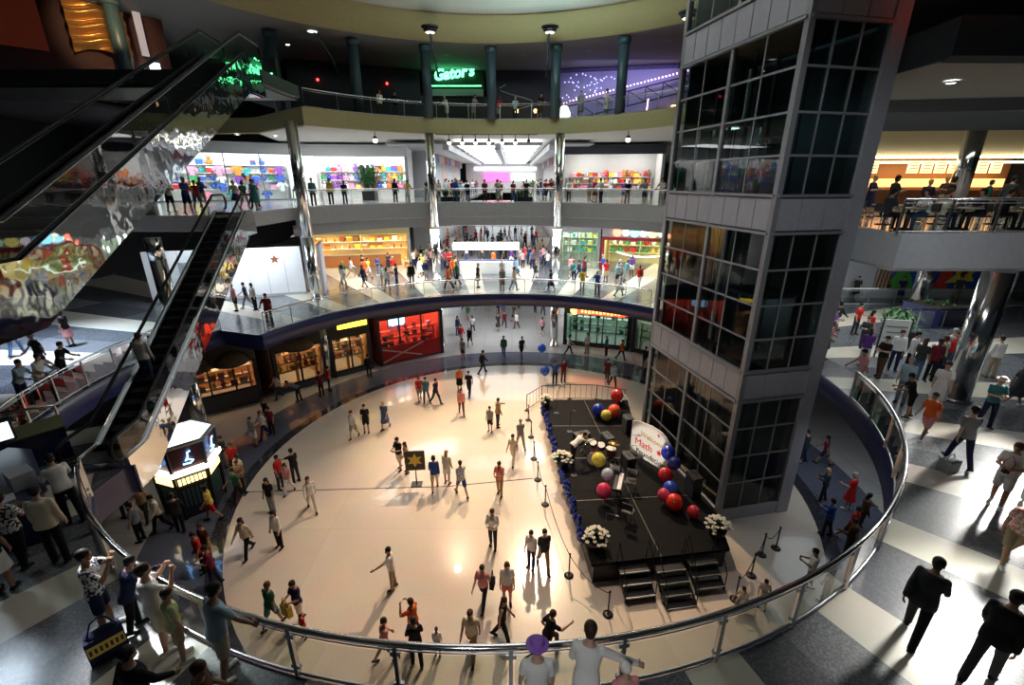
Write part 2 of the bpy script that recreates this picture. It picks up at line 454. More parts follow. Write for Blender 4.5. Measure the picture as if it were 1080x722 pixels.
# ------------------------------------------------------------------ glass elevator tower
tw = thing('elevator_tower', 'tall steel and dark glass elevator tower beside the stage', 'elevator tower', (8.44, 15.1, 0), atan2(.208, .978))
LW, DW = 2.74, 6.45       # short face along local x, long face along local y
TOP = 27.0
PIER = .55
for n_, (x, y) in {'front': (0, 0), 'back': (0, DW), 'far': (LW + PIER, DW)}.items():
    m = MB(); m.box((x, y, TOP / 2), (.2, .2, TOP)); m.build('corner_post', frame_grey, tw)
m = MB(); m.box((LW + PIER / 2, .12, TOP / 2), (PIER, .5, TOP)); o = m.build('pier', panel_grey, tw)
m = MB(); m.box((0, DW / 2, TOP / 2), (.16, .15, TOP)); m.build('middle_post', frame_grey, tw)
m = MB(); m.box((LW + PIER - .05, DW / 2 + .2, TOP / 2), (.1, DW - .3, TOP)); m.build('rear_wall', mat('shaft_wall', (.2, .27, .3), .6), tw)
m = MB(); m.box((LW / 2 + .3, DW - .03, TOP / 2), (LW, .08, TOP)); m.build('end_wall', mat('shaft_wall', (.2, .27, .3), .6), tw)
m = MB(); m.box((LW / 2, -.02, .28), (LW + .2, .16, .56)); m.box((-.02, DW / 2, .28), (.16, DW, .56)); m.build('plinth', panel_grey, tw)
zones = [(.56, 5.5), (6.64, 11.6), (12.74, 17.6), (18.74, 23.4), (24.5, 27)]
bands = [(5.5, 6.64), (11.6, 12.74), (17.6, 18.74), (23.4, 24.5)]
for z0, z1 in bands:
    # panelled band: one plate per panel, dark joints show between
    for k in range(3):
        w = LW / 3; m = MB(); m.box((w * (k + .5), -.06, (z0 + z1) / 2), (w - .03, .06, z1 - z0 - .14)); m.build('spandrel_panel', panel_grey, tw)
    for k in range(8):
        w = DW / 8; m = MB(); m.box((-.06, w * (k + .5), (z0 + z1) / 2), (.06, w - .035, z1 - z0 - .14)); m.build('spandrel_panel', panel_grey, tw)
    m = MB(); m.box((LW / 2, 0, (z0 + z1) / 2), (LW, .06, z1 - z0)); m.box((0, DW / 2, (z0 + z1) / 2), (.06, DW, z1 - z0)); m.build('spandrel_backing', black, tw)
    m = MB()
    for zz in (z0 - .02, z1 + .02):
        m.box((LW / 2, -.08, zz), (LW + .1, .16, .09)); m.box((-.08, DW / 2, zz), (.16, DW, .09))
    m.build('ledge', frame_grey, tw)
    m = MB(); m.box((LW / 2 + .2, DW / 2, z0 + .1), (LW - .1, DW - .3, .15)); m.build('landing_slab', dark_plaster, tw)
for z0, z1 in zones:
    m = MB()
    rows = 4
    for k in range(1, rows):
        zz = z0 + (z1 - z0) * k / rows
        m.box((LW / 2, 0, zz), (LW, .07, .07)); m.box((0, DW / 2, zz), (.07, DW, .07))
    for k in range(1, 3): m.box((LW * k / 3, 0, (z0 + z1) / 2), (.06, .07, z1 - z0))
    for k in (1, 3): m.box((0, DW * k / 4, (z0 + z1) / 2), (.05, .05, z1 - z0))
    m.build('mullion_grid', frame_grey, tw)
    m = MB(); m.add([(.1, -.01, z0), (LW, -.01, z0), (LW, -.01, z1), (.1, -.01, z1)], [(0, 1, 2, 3)])
    m.add([(-.01, .1, z0), (-.01, DW - .1, z0), (-.01, DW - .1, z1), (-.01, .1, z1)], [(3, 2, 1, 0)]); m.build('glazing', smoked, tw)
for y in (1.1, 2.2, 3.6, 4.5, 5.6):
    m = MB(); m.box((.9 + (y % 1) * .5, y, TOP / 2), (.12, .12, TOP)); m.build('guide_rail', mat('guide_steel', (.2, .23, .24), .4, .8), tw)
for y in (1.6, 4.9):
    m = MB(); m.box((1.6, y, TOP / 2), (.03, .03, TOP)); m.box((1.75, y, TOP / 2), (.03, .03, TOP)); m.build('hoist_cable', rubber, tw)
# two glass cars with lit ceilings
for y, z in ((1.65, 6.7), (4.95, 12.8)):
    m = MB(); m.box((1.5, y, z), (1.7, 1.8, .12)); m.box((1.5, y, z + 2.5), (1.7, 1.8, .14)); car = m.build('elevator_car', brushed, tw)
    m = MB(); m.box((2.33, y, z + 1.25), (.05, 1.7, 2.4)); m.build('car_door', panel_grey, car)
    m = MB(); m.box((1.5, y, z + 2.41), (.5, .5, .03)); m.build('car_lamp', glow('car_lamp_glow', (.75, .95, 1), 2.0), car)
    m = MB()
    for sx in (.7, 2.3):
        for sy in (-.85, .85): m.box((sx, y + sy, z + 1.25), (.06, .06, 2.5))
    m.build('car_frame', brushed, car)

# ------------------------------------------------------------------ escalators
def escalator(label, p0, p1, z0, z1, width, side_m, under_m, group=None, soff=1.0, F=1.5):
    d = V((p1[0] - p0[0], p1[1] - p0[1], 0)); L = d.length
    t = thing('escalator', label, 'escalator', (p0[0], p0[1], 0), atan2(-d.x, d.y), group)   # local +y runs up
    def zc(s):
        if s <= F: return z0
        if s >= L - F: return z1
        u = (s - F) / (L - 2 * F)
        return z0 + (z1 - z0) * u
    S = [0, F * .5, F] + [F + (L - 2 * F) * k / 10 for k in range(1, 10)] + [L - F, L - F * .5, L]
    w = width / 2
    n = 26
    run = (L - 2 * F) / n
    for k in range(n):
        m = MB(); s = F + run * (k + .5); zz = z0 + (z1 - z0) * (k + 1) / n
        m.box((0, s, zz - .11), (width - .42, run + .01, .22))
        for q in range(6): m.box((-(width - .5) / 2 + q * (width - .5) / 5, s, zz + .006), (.03, run * .98, .014))
        m.build('step', mat('step_metal', (.05, .052, .06), .45, .6), t)
    m = MB()
    for s, zz in ((F * .5, z0 + .01), (L - F * .5, z1 + .01)): m.box((0, s, zz), (width - .1, F, .05))
    m.build('comb_plate', mat('comb_metal', (.2, .2, .22), .35, .9), t)
    for sx in (-1, 1):
        # cladding side
        m = MB(); vs = []; fs = []
        for s in S:
            for x, dz in ((sx * (w - .19), .28), (sx * w, .28), (sx * w, -soff), (sx * (w - .19), -soff)):
                vs.append((x, s, zc(s) + dz))
        for i in range(len(S) - 1):
            for q in range(4):
                a_, b_ = i * 4 + q, i * 4 + (q + 1) % 4
                fs.append((a_, b_, b_ + 4, a_ + 4))
        fs += [(0, 1, 2, 3), tuple(len(vs) - 4 + q for q in (3, 2, 1, 0))]
        m.add(vs, fs); m.build('side_cladding', side_m, t)
        m = MB(); m.tube([(sx * (w - .1), s, zc(s) + .3) for s in S], .03, 6); m.build('deck_trim', brushed if side_m is mirror else rubber, t)
        # glass balustrade
        m = MB(); vs = []
        for s in S:
            vs += [(sx * (w - .1), s, zc(s) + .3), (sx * (w - .1), s, zc(s) + .95)]
        m.add(vs, [(2 * i, 2 * i + 2, 2 * i + 3, 2 * i + 1) for i in range(len(S) - 1)]); m.build('balustrade', clear, t)
        pts = []
        for k in range(7):
            a_ = -pi / 2 - pi * k / 6
            pts.append((sx * (w - .1), .34 * cos(a_) - .05, zc(0) + .65 + .34 * sin(a_)))
        pts += [(sx * (w - .1), s, zc(s) + .99) for s in S[1:]]
        for k in range(7):
            a_ = pi / 2 - pi * k / 6
            pts.append((sx * (w - .1), L + .05 + .34 * cos(a_), zc(L) + .65 + .34 * sin(a_)))
        m = MB(); m.tube(pts, .05, 8); m.build('handrail', rubber, t)
        m = MB(); m.tube([(p[0], p[1], p[2] - .055) for p in pts[5:-5]], .014, 6); m.build('handrail_guide', brushed, t)
    for s, zz, nm in ((.0, z0, 'end_plate'), (L, z1, 'end_plate')):
        m = MB(); m.box((0, s, zz - soff / 2 + .1), (width - .3, .04, soff + .16)); m.build(nm, side_m, t)
    m = MB(); vs = []
    for s in S: vs += [(-(w - .02), s, zc(s) - soff), (w - .02, s, zc(s) - soff)]
    m.add(vs, [(2 * i, 2 * i + 1, 2 * i + 3, 2 * i + 2) for i in range(len(S) - 1)]); m.build('underside', under_m, t)
    return t
escalator('escalator with black handrails climbing from the near level-two floor to level three', (-11.35, 10.6), (-13.45, 23.0), Z2, Z3, 1.42, mirror, mirror, soff=.85, F=.95)
escalator('mirrored escalator high overhead climbing from level three to the dark level-four landing', (-9.35, 6.5), (-11.15, 21.3), Z3, Z4, 1.6, darkmirror, mirror)
# ------------------------------------------------------------------ shops
def letters(name, body, size, mat_, parent, M, extrude=.04, outline=0.0, shear=0.0):
    c = bpy.data.curves.new(name, 'FONT'); c.body = body; c.size = size; c.align_x = 'CENTER'; c.align_y = 'CENTER'; c.shear = shear
    c.resolution_u = 4
    if outline: c.fill_mode = 'NONE'; c.bevel_depth = outline; c.bevel_resolution = 1
    else: c.extrude = extrude
    o = bpy.data.objects.new(name, c); COL.objects.link(o)
    bpy.context.view_layer.update()
    dg = bpy.context.evaluated_depsgraph_get()
    me = bpy.data.meshes.new_from_object(o.evaluated_get(dg))
    bpy.data.objects.remove(o)
    me.materials.clear(); me.materials.append(mat_)
    ob = link(bpy.data.objects.new(name, me), parent); ob.matrix_local = M
    return ob
def upright(x, y, z, rz=0.0): return Matrix.Translation((x, y, z)) @ Matrix.Rotation(rz, 4, 'Z') @ Matrix.Rotation(pi / 2, 4, 'X')

cols = {'red': (.55, .03, .03), 'orange': (.8, .25, .04), 'yellow': (.85, .65, .08), 'green': (.05, .35, .12), 'teal': (.04, .35, .38),
        'blue': (.05, .12, .5), 'purple': (.25, .06, .4), 'pink': (.85, .3, .45), 'white': (.8, .8, .8), 'brown': (.2, .1, .05), 'black': (.02, .02, .025)}
def good_mat(c): return mat('goods_' + c, cols[c], .5)
def set_mat(o, i, m):
    o.material_slots[i].link = 'OBJECT'; o.material_slots[i].material = m
PROTO = {}
def good_mesh(kind):
    if kind in PROTO: return PROTO[kind]
    a = MB(); b = MB()
    if kind == 'box':
        a.box((0, 0, .13), (.34, .26, .26)); b.box((0, 0, .285), (.36, .28, .07)); names = ('carton', 'lid')
    elif kind == 'shirt':
        a.prism([(-.12, -.05), (.12, -.05), (.14, .05), (-.14, .05)], 0, .5)
        a.bar((-.13, 0, .46), (-.3, 0, .26), .1, .14); a.bar((.13, 0, .46), (.3, 0, .26), .1, .14)
        b.tube([(0, 0, .5), (0, 0, .6), (.03, 0, .64), (0, 0, .67)], .008, 5); names = ('shirt_cloth', 'hanger')
    elif kind == 'toy':
        a.ell((0, 0, .14), (.12, .1, .14), 10, 7); a.ell((0, -.01, .34), (.1, .09, .09), 10, 7)
        for s in (-1, 1):
            a.ell((s * .13, -.03, .18), (.04, .05, .09), 8, 5); a.ell((s * .07, -.1, .05), (.05, .09, .05), 8, 5)
            b.ell((s * .08, 0, .42), (.04, .02, .04), 8, 5)
        b.ell((0, -.09, .32), (.045, .035, .035), 8, 5); names = ('plush_body', 'ears')
    else:
        a.lathe([(0.001, 0), (.05, 0), (.052, .17), (.02, .24), (.02, .29)], 10); b.lathe([(.024, .27), (.024, .31), (.001, .31)], 10); names = ('bottle_glass', 'cap')
    ma, mb_ = a.mesh(names[0]), b.mesh(names[1])
    ma.materials.append(good_mat('white')); mb_.materials.append(good_mat('white'))
    PROTO[kind] = (names, ma, mb_)
    return PROTO[kind]
GN = {'box': 'boxed_good', 'shirt': 'hanging_shirt', 'toy': 'plush_toy', 'bottle': 'display_bottle'}
def good(kind, pos, rz, c, c2, label, group, s=1.0):
    names, ma, mb_ = good_mesh(kind)
    t = thing(GN[kind], label, kind if kind != 'box' else 'merchandise box', pos, rz, group); t.scale = (s,) * 3
    for nm, me, cc in ((names[0], ma, c), (names[1], mb_, c2)):
        o = link(bpy.data.objects.new(nm, me), t); set_mat(o, 0, good_mat(cc))
    return t

def frame_of(p0, p1):
    d = V((p1[0] - p0[0], p1[1] - p0[1], 0)); return d.length, atan2(d.y, d.x)
def shop(label, p0, p1, z0, h, depth=4.5, open_h=3.3, wall=(.7, .7, .7), head=None, head_h=None, lamp=((1, 1, 1), 8), lamps=3, frame=frame_grey, panes=0,
         shelves=(1.0, 1.7, 2.4), goods=None, ngoods=0, gcols=None, glabel='', ggroup='', gs=1.5, counter=None, seed=1, name='shop', sill=0.0, shelf_y=None):
    L, rz = frame_of(p0, p1)
    sy = depth - .3 if shelf_y is None else shelf_y
    t = thing(name, label, 'shop', (p0[0], p0[1], z0), rz)
    tm = Matrix.Translation((p0[0], p0[1], z0)) @ Matrix.Rotation(rz, 4, 'Z')
    wm = mat('shop_wall_%02d' % seed, wall, .7, var=.04)
    hm = head or grey_plaster
    m = MB(); m.box((L / 2, .1, (open_h + h) / 2), (L, .22, h - open_h)); m.build('header', hm, t)
    for x in (.12, L - .12):
        m = MB(); m.box((x, .06, open_h / 2), (.24, .3, open_h)); m.build('pilaster', frame, t)
    m = MB(); m.box((L / 2, depth, h / 2), (L, .1, h)); m.build('back_wall', wm, t)
    for x in (.03, L - .03):
        m = MB(); m.box((x, depth / 2 + .2, h / 2), (.06, depth - .3, h)); m.build('side_wall', wm, t)
    m = MB(); m.box((L / 2, depth / 2 + .2, h - .05), (L, depth - .3, .1)); m.build('shop_ceiling', wm, t)
    gl = glow('lamp_%02d' % seed, lamp[0], lamp[1])
    for k in range(lamps):
        x = L * (k + .5) / lamps
        m = MB(); m.box((x, depth * .5, h - .13), (L / lamps * .62, depth * .55, .06)); m.build('ceiling_light', gl, t)
    if panes:
        for k in range(1, panes):
            m = MB(); m.box((L * k / panes, .06, open_h / 2), (.09, .12, open_h)); m.build('mullion', frame, t)
        m = MB(); m.box((L / 2, .06, open_h - .05), (L, .12, .1)); m.box((L / 2, .06, .06 + sill), (L, .12, .12)); m.build('transom', frame, t)
        m = MB(); m.add([(.2, .05, .1 + sill), (L - .2, .05, .1 + sill), (L - .2, .05, open_h - .1), (.2, .05, open_h - .1)], [(0, 1, 2, 3)]); m.build('glazing', clear, t)
        if sill:
            m = MB(); m.box((L / 2, .06, sill / 2), (L, .14, sill)); m.build('stall_riser', mat('riser', (.05, .06, .08), .5), t)
    for zz in shelves:
        m = MB(); m.box((L / 2, sy, zz), (L - .5, .5, .05)); m.build('shelf', white_plaster if seed % 2 else wm, t)
    for x in (.4, L / 2, L - .4):
        m = MB(); m.box((x, sy, (max(shelves) if shelves else 1) / 2), (.06, .45, (max(shelves) if shelves else 1))); m.build('shelf_upright', wm, t)
    if counter:
        m = MB(); m.box((L / 2, 1.2, .5), (L * .8, .6, 1.0)); c = m.build('counter', mat('counter_%02d' % seed, counter, .45), t)
        m = MB(); m.box((L / 2, 1.2, 1.03), (L * .82, .7, .05)); m.build('counter_top', brushed, c)
    rnd = random.Random(seed)
    if goods and shelves:
        per = max(1, ngoods // len(shelves))
        for zi, zz in enumerate(shelves):
            for k in range(per):
                x = .45 + (L - .9) * (k + .5) / per + rnd.uniform(-.05, .05)
                kd = rnd.choice(goods)
                zoff = .026 if kd != 'shirt' else -.67 * gs * .8
                p = tm @ V((x, sy - .02 - (.48 if kd == 'shirt' else 0), zz + zoff))
                good(kd, p, rz + rnd.uniform(-.2, .2), rnd.choice(gcols), rnd.choice(gcols), glabel, ggroup, gs * rnd.uniform(.75, 1.0))
    return t, tm, L, rz

W = (.82, .82, .82)
mix = ['red', 'orange', 'yellow', 'green', 'teal', 'blue', 'pink', 'white', 'purple', 'white']
# level three, rear
shop('brilliant white gift shop behind the crowd at the far end of the level-three balcony', (-28.5, 37.5), (-19.4, 43.2), Z3, 4.7, 5, 3.9, W, white_plaster, lamp=((.92, 1, 1), 14), panes=4, shelves=(.9, 1.6, 2.3, 3.0),
     goods=['box', 'toy', 'shirt'], ngoods=56, gs=1.7, gcols=mix, glabel='small bright merchandise on the shelves of the brilliant white level-three gift shop', ggroup='goods in the white gift shop', seed=1)
t, tm, L, rz = shop('white toy shop with green potted palms facing the level-three railing', (-19.0, 43.4), (-9.6, 44.5), Z3, 4.7, 5, 3.7, W, white_plaster, lamp=((1, 1, .97), 13), panes=0, shelves=(.9, 1.7, 2.5),
     goods=['toy', 'box', 'toy'], ngoods=48, gs=1.8, gcols=mix, glabel='plush toy or boxed toy on the shelves of the white level-three toy shop', ggroup='goods in the toy shop', seed=3)
shop('level-three shop with a broad luminous ceiling and rows of warm little goods', (4.6, 44.6), (13.6, 43.2), Z3, 4.7, 5.5, 3.9, (.5, .5, .5), dark_plaster, lamp=((1, .98, .92), 9), lamps=2, shelves=(.8, 1.4, 2.0),
     goods=['bottle', 'box', 'toy'], ngoods=60, gs=1.6, gcols=['red', 'orange', 'pink', 'white', 'yellow', 'brown'], glabel='small warm coloured goods in the level-three shop with the luminous ceiling', ggroup='goods under the luminous ceiling', seed=4)
# level two, rear
shop('bright yellow snack shop under the level-three balcony', (-18.5, 40.2), (-9.4, 42.4), Z2, 4.1, 4.5, 3.0, (.85, .62, .25), olive, lamp=((1, .86, .55), 12), shelves=(1.2, 1.9, 2.6), counter=(.6, .2, .05),
     goods=['box', 'bottle'], ngoods=36, gcols=['red', 'orange', 'yellow', 'white', 'brown'], glabel='snack packet or drink on the shelves of the yellow level-two snack shop', ggroup='goods in the snack shop', seed=5)
shop('narrow glass-fronted shop between the steel column and the red framed arcade', (3.9, 41.8), (7.9, 41.0), Z2, 4.1, 4.5, 3.3, (.7, .75, .62), grey_plaster, lamp=((.9, 1, .85), 8), lamps=2, panes=6, shelves=(.9, 1.6, 2.3),
     goods=['bottle', 'box'], ngoods=24, gcols=['green', 'yellow', 'white', 'teal'], glabel='green and white goods in the narrow glass-fronted level-two shop', ggroup='goods in the narrow glass shop', seed=6)
t7, tm7, L7, r7 = shop('red framed arcade with a row of coloured disc lights over its mouth', (8.0, 40.9), (14.2, 39.0), Z2, 4.1, 4.5, 2.7, (.75, .66, .35), grey_plaster, lamp=((1, .95, .75), 9), lamps=2, frame=mat('arcade_red', (.32, .01, .015), .4), shelves=(1.0, 1.7, 2.3),
     goods=['toy', 'box'], ngoods=27, gcols=['green', 'yellow', 'white', 'red', 'white'], glabel='prize toy or box on the back shelves of the red framed arcade', ggroup='prizes in the arcade', seed=8)
m = MB(); m.box((L7 / 2, -.08, 2.75), (L7, .2, .26)); m.build('red_lintel', MATS['arcade_red'], t7)
m = MB(); m.tube([(L7 * .2 + L7 * .7 * k / 10, 1.6 - .4 * sin(pi * k / 10), 1.35 - .3 * sin(pi * k / 10)) for k in range(11)], .07, 6); m.build('curved_counter_light', glow('pale_green_glow', (.75, 1, .85), 3), t7)
for k, (c, s) in enumerate([((1, .2, .12), 4), ((.9, 1, .8), 2.5), ((.25, .75, 1), 3), ((1, .9, 1), 4), ((1, .9, .25), 3), ((.6, 1, .8), 3), ((1, .2, .12), 4)]):
    m = MB(); m.lathe([(.001, -.06), (.38 if k % 2 == 0 else .3, -.06), (.38 if k % 2 == 0 else .3, 0)], 18, M=Matrix.Translation((L7 * (.2 + .115 * k), -.08, 3.3)) @ Matrix.Rotation(-pi / 2, 4, 'X'))
    o = m.build('disc_light', glow('disc_glow_%d' % k, c, s), t7)
# level one
def dark_shop(label, p0, p1, seed, wall, lamp, gc, glabel, gg, panes, sill=.9, sign=None, lamps=2, ng=21, goods=('box', 'bottle', 'toy'), oh=2.9, name='shop'):
    return shop(label, p0, p1, 0, 4.7, 3.6, oh, wall, mat('shop_header_dark', (.05, .045, .04), .7), lamp=lamp, lamps=lamps, frame=mat('dark_bronze', (.03, .03, .04), .4, .5), panes=panes, shelves=(1.1, 1.7, 2.3), goods=list(goods), ngoods=ng,
                gcols=gc, glabel=glabel, ggroup=gg, gs=1.15, seed=seed, sill=sill, name=name, shelf_y=1.0)
warm = ['red', 'orange', 'yellow', 'white', 'pink', 'brown']
dark_shop('low dark ground-floor shop with four lit orange windows next to the steel column', (-21.0, 22.0), (-15.9, 26.0), 11, (.45, .22, .1), ((1, .62, .32), 10), warm, 'warm lit trinket in the window of the four-window ground-floor shop', 'goods in the four-window shop', 5, 1.0, ng=30)
dark_shop('dark ground-floor shop with a glowing shelf of bottles', (-15.3, 26.7), (-12.9, 29.1), 12, (.5, .3, .14), ((1, .72, .4), 12), warm, 'glowing bottle or box in the dark bottle shop', 'goods in the bottle shop', 2, .4, ng=18)
dark_shop('dark ground-floor shop with amber-lit crates and a yellow sign above', (-12.7, 29.4), (-10.4, 31.3), 13, (.55, .33, .15), ((1, .75, .42), 13), warm, 'amber lit good in the shop under the yellow sign', 'goods under the yellow sign', 2, .3, ng=18)
t11, tm11, L11, r11 = dark_shop('scarlet ground-floor shop with a pale chevron on its window and a blue screen', (-10.0, 31.6), (-5.6, 34.6), 14, (.65, .06, .03), ((1, .72, .55), 15), ['red', 'white', 'pink', 'black', 'red'], 'red or white souvenir in the scarlet ground-floor shop', 'goods in the scarlet shop', 3, .0, lamps=3, goods=('shirt', 'toy', 'box'), oh=3.6)
m = MB(); m.box((L11 * .38, 1.2, 3.0), (1.3, .08, .85)); s_ = m.build('screen', glow('blue_screen', (.35, .6, 1), 3.5), t11)
m = MB(); m.box((L11 * .38, 1.27, 3.0), (1.5, .06, 1.0)); m.build('screen_surround', black, s_)
zig = mat('pale_chevron', (.75, .55, .5), .5)
m = MB()
for a_, b_ in [((.3, 1.25), (1.9, .75)), ((1.9, .75), (3.6, 1.3)), ((.3, .2), (1.9, .75)), ((1.9, .75), (3.4, .25))]: m.bar((a_[0], -.02, a_[1]), (b_[0], -.02, b_[1]), .05, .1)
m.build('chevron_stripe', zig, t11)
m = MB(); m.box((L11 / 2, .02, .75), (L11 - .4, .05, 1.3)); m.build('red_panel', mat('scarlet_panel', (.5, .012, .01), .4), t11)
m = MB(); m.prism([(.3, 0), (1.6, 0), (1.6, .02), (.3, .02)], 0, .01); 
t12, tm12, L12, r12 = dark_shop('green tiled ground-floor shop under a long red neon sign', (4.4, 36.6), (9.6, 34.9), 15, (.32, .5, .4), ((.85, 1, .9), 6), ['green', 'teal', 'white', 'white', 'yellow'], 'pale green item in the shop under the red neon sign', 'goods under the red neon', 5, .25)
m = MB(); m.box((L12 / 2 + .3, -.12, 3.1), (3.9, .2, .42)); sg = m.build('neon_sign', glow('red_neon', (1, .07, .03), 3.0), t12)
m = MB()
for k in range(11): m.box((L12 / 2 - 1.2 + .3 * k, -.235, 3.12), (.17, .03, .2 + .06 * (k % 3)))
m.build('sign_lettering', glow('amber_neon', (1, .45, .12), 4), sg)
m = MB(); m.lathe([(.001, 0), (.34, 0), (.34, .2)], 18, M=Matrix.Translation((L12 / 2 - 1.85, -.2, 3.1)) @ Matrix.Rotation(-pi / 2, 4, 'X')); m.build('sign_roundel', glow('amber_neon', (1, .45, .12), 4), sg)
m = MB(); m.tube([(L12 / 2 + 2.2, -.15, 3.1), (L12 / 2 + 3.0, -.15, 3.02)], [.14, .03], 8); m.build('sign_arrow', glow('red_neon', (1, .07, .03), 3.0), sg)
dark_shop('dim green ground-floor shop at the end of the rear row by the tower', (9.8, 34.8), (13.4, 31.9), 16, (.3, .42, .33), ((1, .9, .8), 5), ['green', 'white', 'pink', 'red', 'brown'], 'dim good in the last shop of the rear ground-floor row', 'goods in the last rear shop', 3, .2, ng=15)
# yellow sign + awnings over the dark shops
t = thing('shop_sign', 'glowing yellow shop sign over the amber-lit ground-floor shop', 'sign', (-12.4, 29.6, 3.55), atan2(1.9, 2.3))
m = MB(); m.box((1.3, -.25, .2), (2.2, .14, .42)); m.build('sign_case', black, t)
m = MB(); m.box((1.3, -.33, .2), (2.1, .03, .36)); m.build('sign_light', glow('yellow_sign', (1, .75, .06), 3.2), t)
for (x, y, q) in [(-19.84, 22.6, .665), (-18.3, 23.8, .665), (-16.8, 25.0, .665), (-14.0, 27.7, .785)]:
    t = thing('awning', 'dark scalloped awning above the lit windows of the ground-floor shops', 'awning', (x, y, 3.0), q, 'awnings over the ground-floor shops')
    m = MB(); m.lathe([(.95, 0), (.75, .38), (.35, .62), (.001, .7)], 12, a0=pi, a1=2 * pi); m.build('awning_cloth', mat('awning_canvas', (.14, .11, .07), .8, var=.3), t)
    m = MB(); m.tube([(.95 * cos(pi + pi * k / 12), .95 * sin(pi + pi * k / 12), 0) for k in range(13)], .02, 5); m.build('awning_hoop', black, t)

# level four ---------------------------------------------------------------
tg = thing('neon_sign', 'green neon script sign on the dark level-four club wall', 'neon sign', (-5.0, 44.0, Z4))
m = MB(); m.box((0, .2, 2.2), (5.2, .2, 4.6)); m.build('club_wall', mat('club_wall', (.015, .02, .018), .6), tg)
ng = glow('green_neon', (.12, 1, .35), 7)
letters('neon_lettering', "Gator's", 1.15, ng, tg, upright(0, -.1, 4.35) @ Matrix.Rotation(.12, 4, 'Z'), outline=.035, shear=.25)
m = MB(); m.box((.3, -.15, 2.85), (4.4, .5, .5)); m.build('lit_canopy', mat('club_canopy', (.35, .6, .42), .5), tg)
m = MB(); m.tube([(-1.9, -.42, 3.35), (2.4, -.42, 3.35)], .03, 6); m.build('canopy_tube', ng, tg)
def club(label, x0, y0, x1, y1, col, es, name='club_front', wallc=(.03, .03, .04)):
    L, rz = frame_of((x0, y0), (x1, y1))
    t = thing(name, label, 'club', (x0, y0, Z4), rz)
    m = MB(); m.box((L / 2, .2, 2.3), (L, .2, 4.6)); m.build('club_wall', mat('club_wall_%d' % int(abs(x0) * 10), wallc, .7, var=.2), t)
    return t, L, rz
t, L, rz = club('dark level-four nightclub wall with a few red lamps', -17.5, 40, -7.9, 44, 0, 0)
for k, (x, z) in enumerate([(2.2, 3.3), (4.0, .9), (7.6, 3.4)]):
    m = MB(); m.ell((x, -.05, z), (.1, .06, .1), 8, 6); m.build('red_lamp', glow('red_lamp', (1, .05, .04), 6), t)
t, L, rz = club('dark level-four bar beside the green neon sign', -2.2, 44.2, 3.6, 44.2, 0, 0)
for k in range(3):
    m = MB(); m.lathe([(.02, 0), (.12, .02), (.16, .2), (.1, .3), (.001, .3)], 10, c=(1.0 + 1.6 * k, -1.2, 1.2)); m.build('table_lamp', glow('amber_lamp', (1, .55, .2), 5), t)
m = MB(); m.tube([(2.6 + 1.5 * sin(k * .7), -.1, 1.6 + .24 * k) for k in range(9)], .05, 6); m.build('mural_curl', mat('mural_pale', (.3, .33, .34), .7), t)
# violet club with the truss stair
t, L, rz = club('violet-lit level-four club with a stair truss behind the railing', 3.9, 43.6, 15.5, 41.4, 0, 0, wallc=(.10, .08, .22))
vm = mat('violet_wall', (.3, .29, .5), .6)
m = MB(); m.prism([(.2, .0), (L - .1, .0), (L - .1, .08), (.2, .08)], .3, 4.3); m.build('violet_screen', vm, t)
for k in range(9):
    f = k / 8; x0 = .5 + (L - 1) * f
    m = MB(); m.bar((x0, -.5, .5 + 2.2 * f), (x0, -.5, 1.6 + 2.2 * f), .07, .07); 
    if k < 8: m.bar((x0, -.5, 1.6 + 2.2 * f), (x0 + (L - 1) / 8, -.5, .5 + 2.2 * (f + .125)), .06, .06)
    m.build('truss_web', black, t)
for dz in (.5, 1.6):
    m = MB(); m.bar((.5, -.5, dz), (L - .5, -.5, dz + 2.2), .09, .1); m.build('truss_chord', black, t)
m = MB()
for k in range(40):
    f = k / 39; m.ell((.6 + (L - 1.2) * f, -.62, 1.95 + 2.2 * f), (.05, .05, .05), 6, 4)
m.build('fairy_light', glow('pink_bulbs', (1, .55, .75), 9), t)
m = MB()
for k in range(46):
    q = random.Random(k); m.ell((q.uniform(.4, 5.5), -.06, q.uniform(2.2, 4.2)), (.045, .03, .045), 6, 4)
m.build('violet_pattern_dot', glow('violet_dots', (.5, .5, 1), 3.5), t)
m = MB(); m.lathe([(.001, 0), (.5, .1), (.55, 1.0), (.3, 1.5), (.001, 1.6)], 12, c=(.7, -1.2, .1)); m.build('white_lantern', glow('lantern', (.95, .95, 1), 2.6), t)
m = MB(); m.tube([(7.4, -1.0, .1), (7.5, -1, 2.0)], .05, 6); m.build('pink_tube', glow('pink_tube', (1, .6, .75), 5), t)
m = MB(); m.box((9.7, -1, .9), (.7, .2, 1.2)); m.build('amber_panel', glow('amber_panel', (1, .6, .3), 3.5), t)
# level-four far-left display seen past the escalator
t, L, rz = club('gold and red draped display high above the overhead escalator', -27, 24.8, -20.5, 31.2, 0, 0, wallc=(.05, .01, .01))
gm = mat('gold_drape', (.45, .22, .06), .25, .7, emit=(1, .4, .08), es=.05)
m = MB(); vs = []; fs = []
for i in range(25):
    for j in range(25):
        u, w_ = i / 24, j / 24
        vs.append((4.8 + 2.5 * u, -.3 + .22 * sin(w_ * 23 + 2 * sin(u * 6)) - .1 * sin(u * pi), 2.2 + 2.5 * w_ + .3 * sin(u * 4)))
for i in range(24):
    for j in range(24): fs.append((i * 25 + j, (i + 1) * 25 + j, (i + 1) * 25 + j + 1, i * 25 + j + 1))
m.add(vs, fs, True); m.build('gold_drape', gm, t)
m = MB(); m.box((2.2, -.2, 3.3), (3.2, .1, 2.4)); m.build('red_panel', mat('dim_red_panel', (.10, .018, .01), .6, emit=(1, .15, .05), es=.03), t)
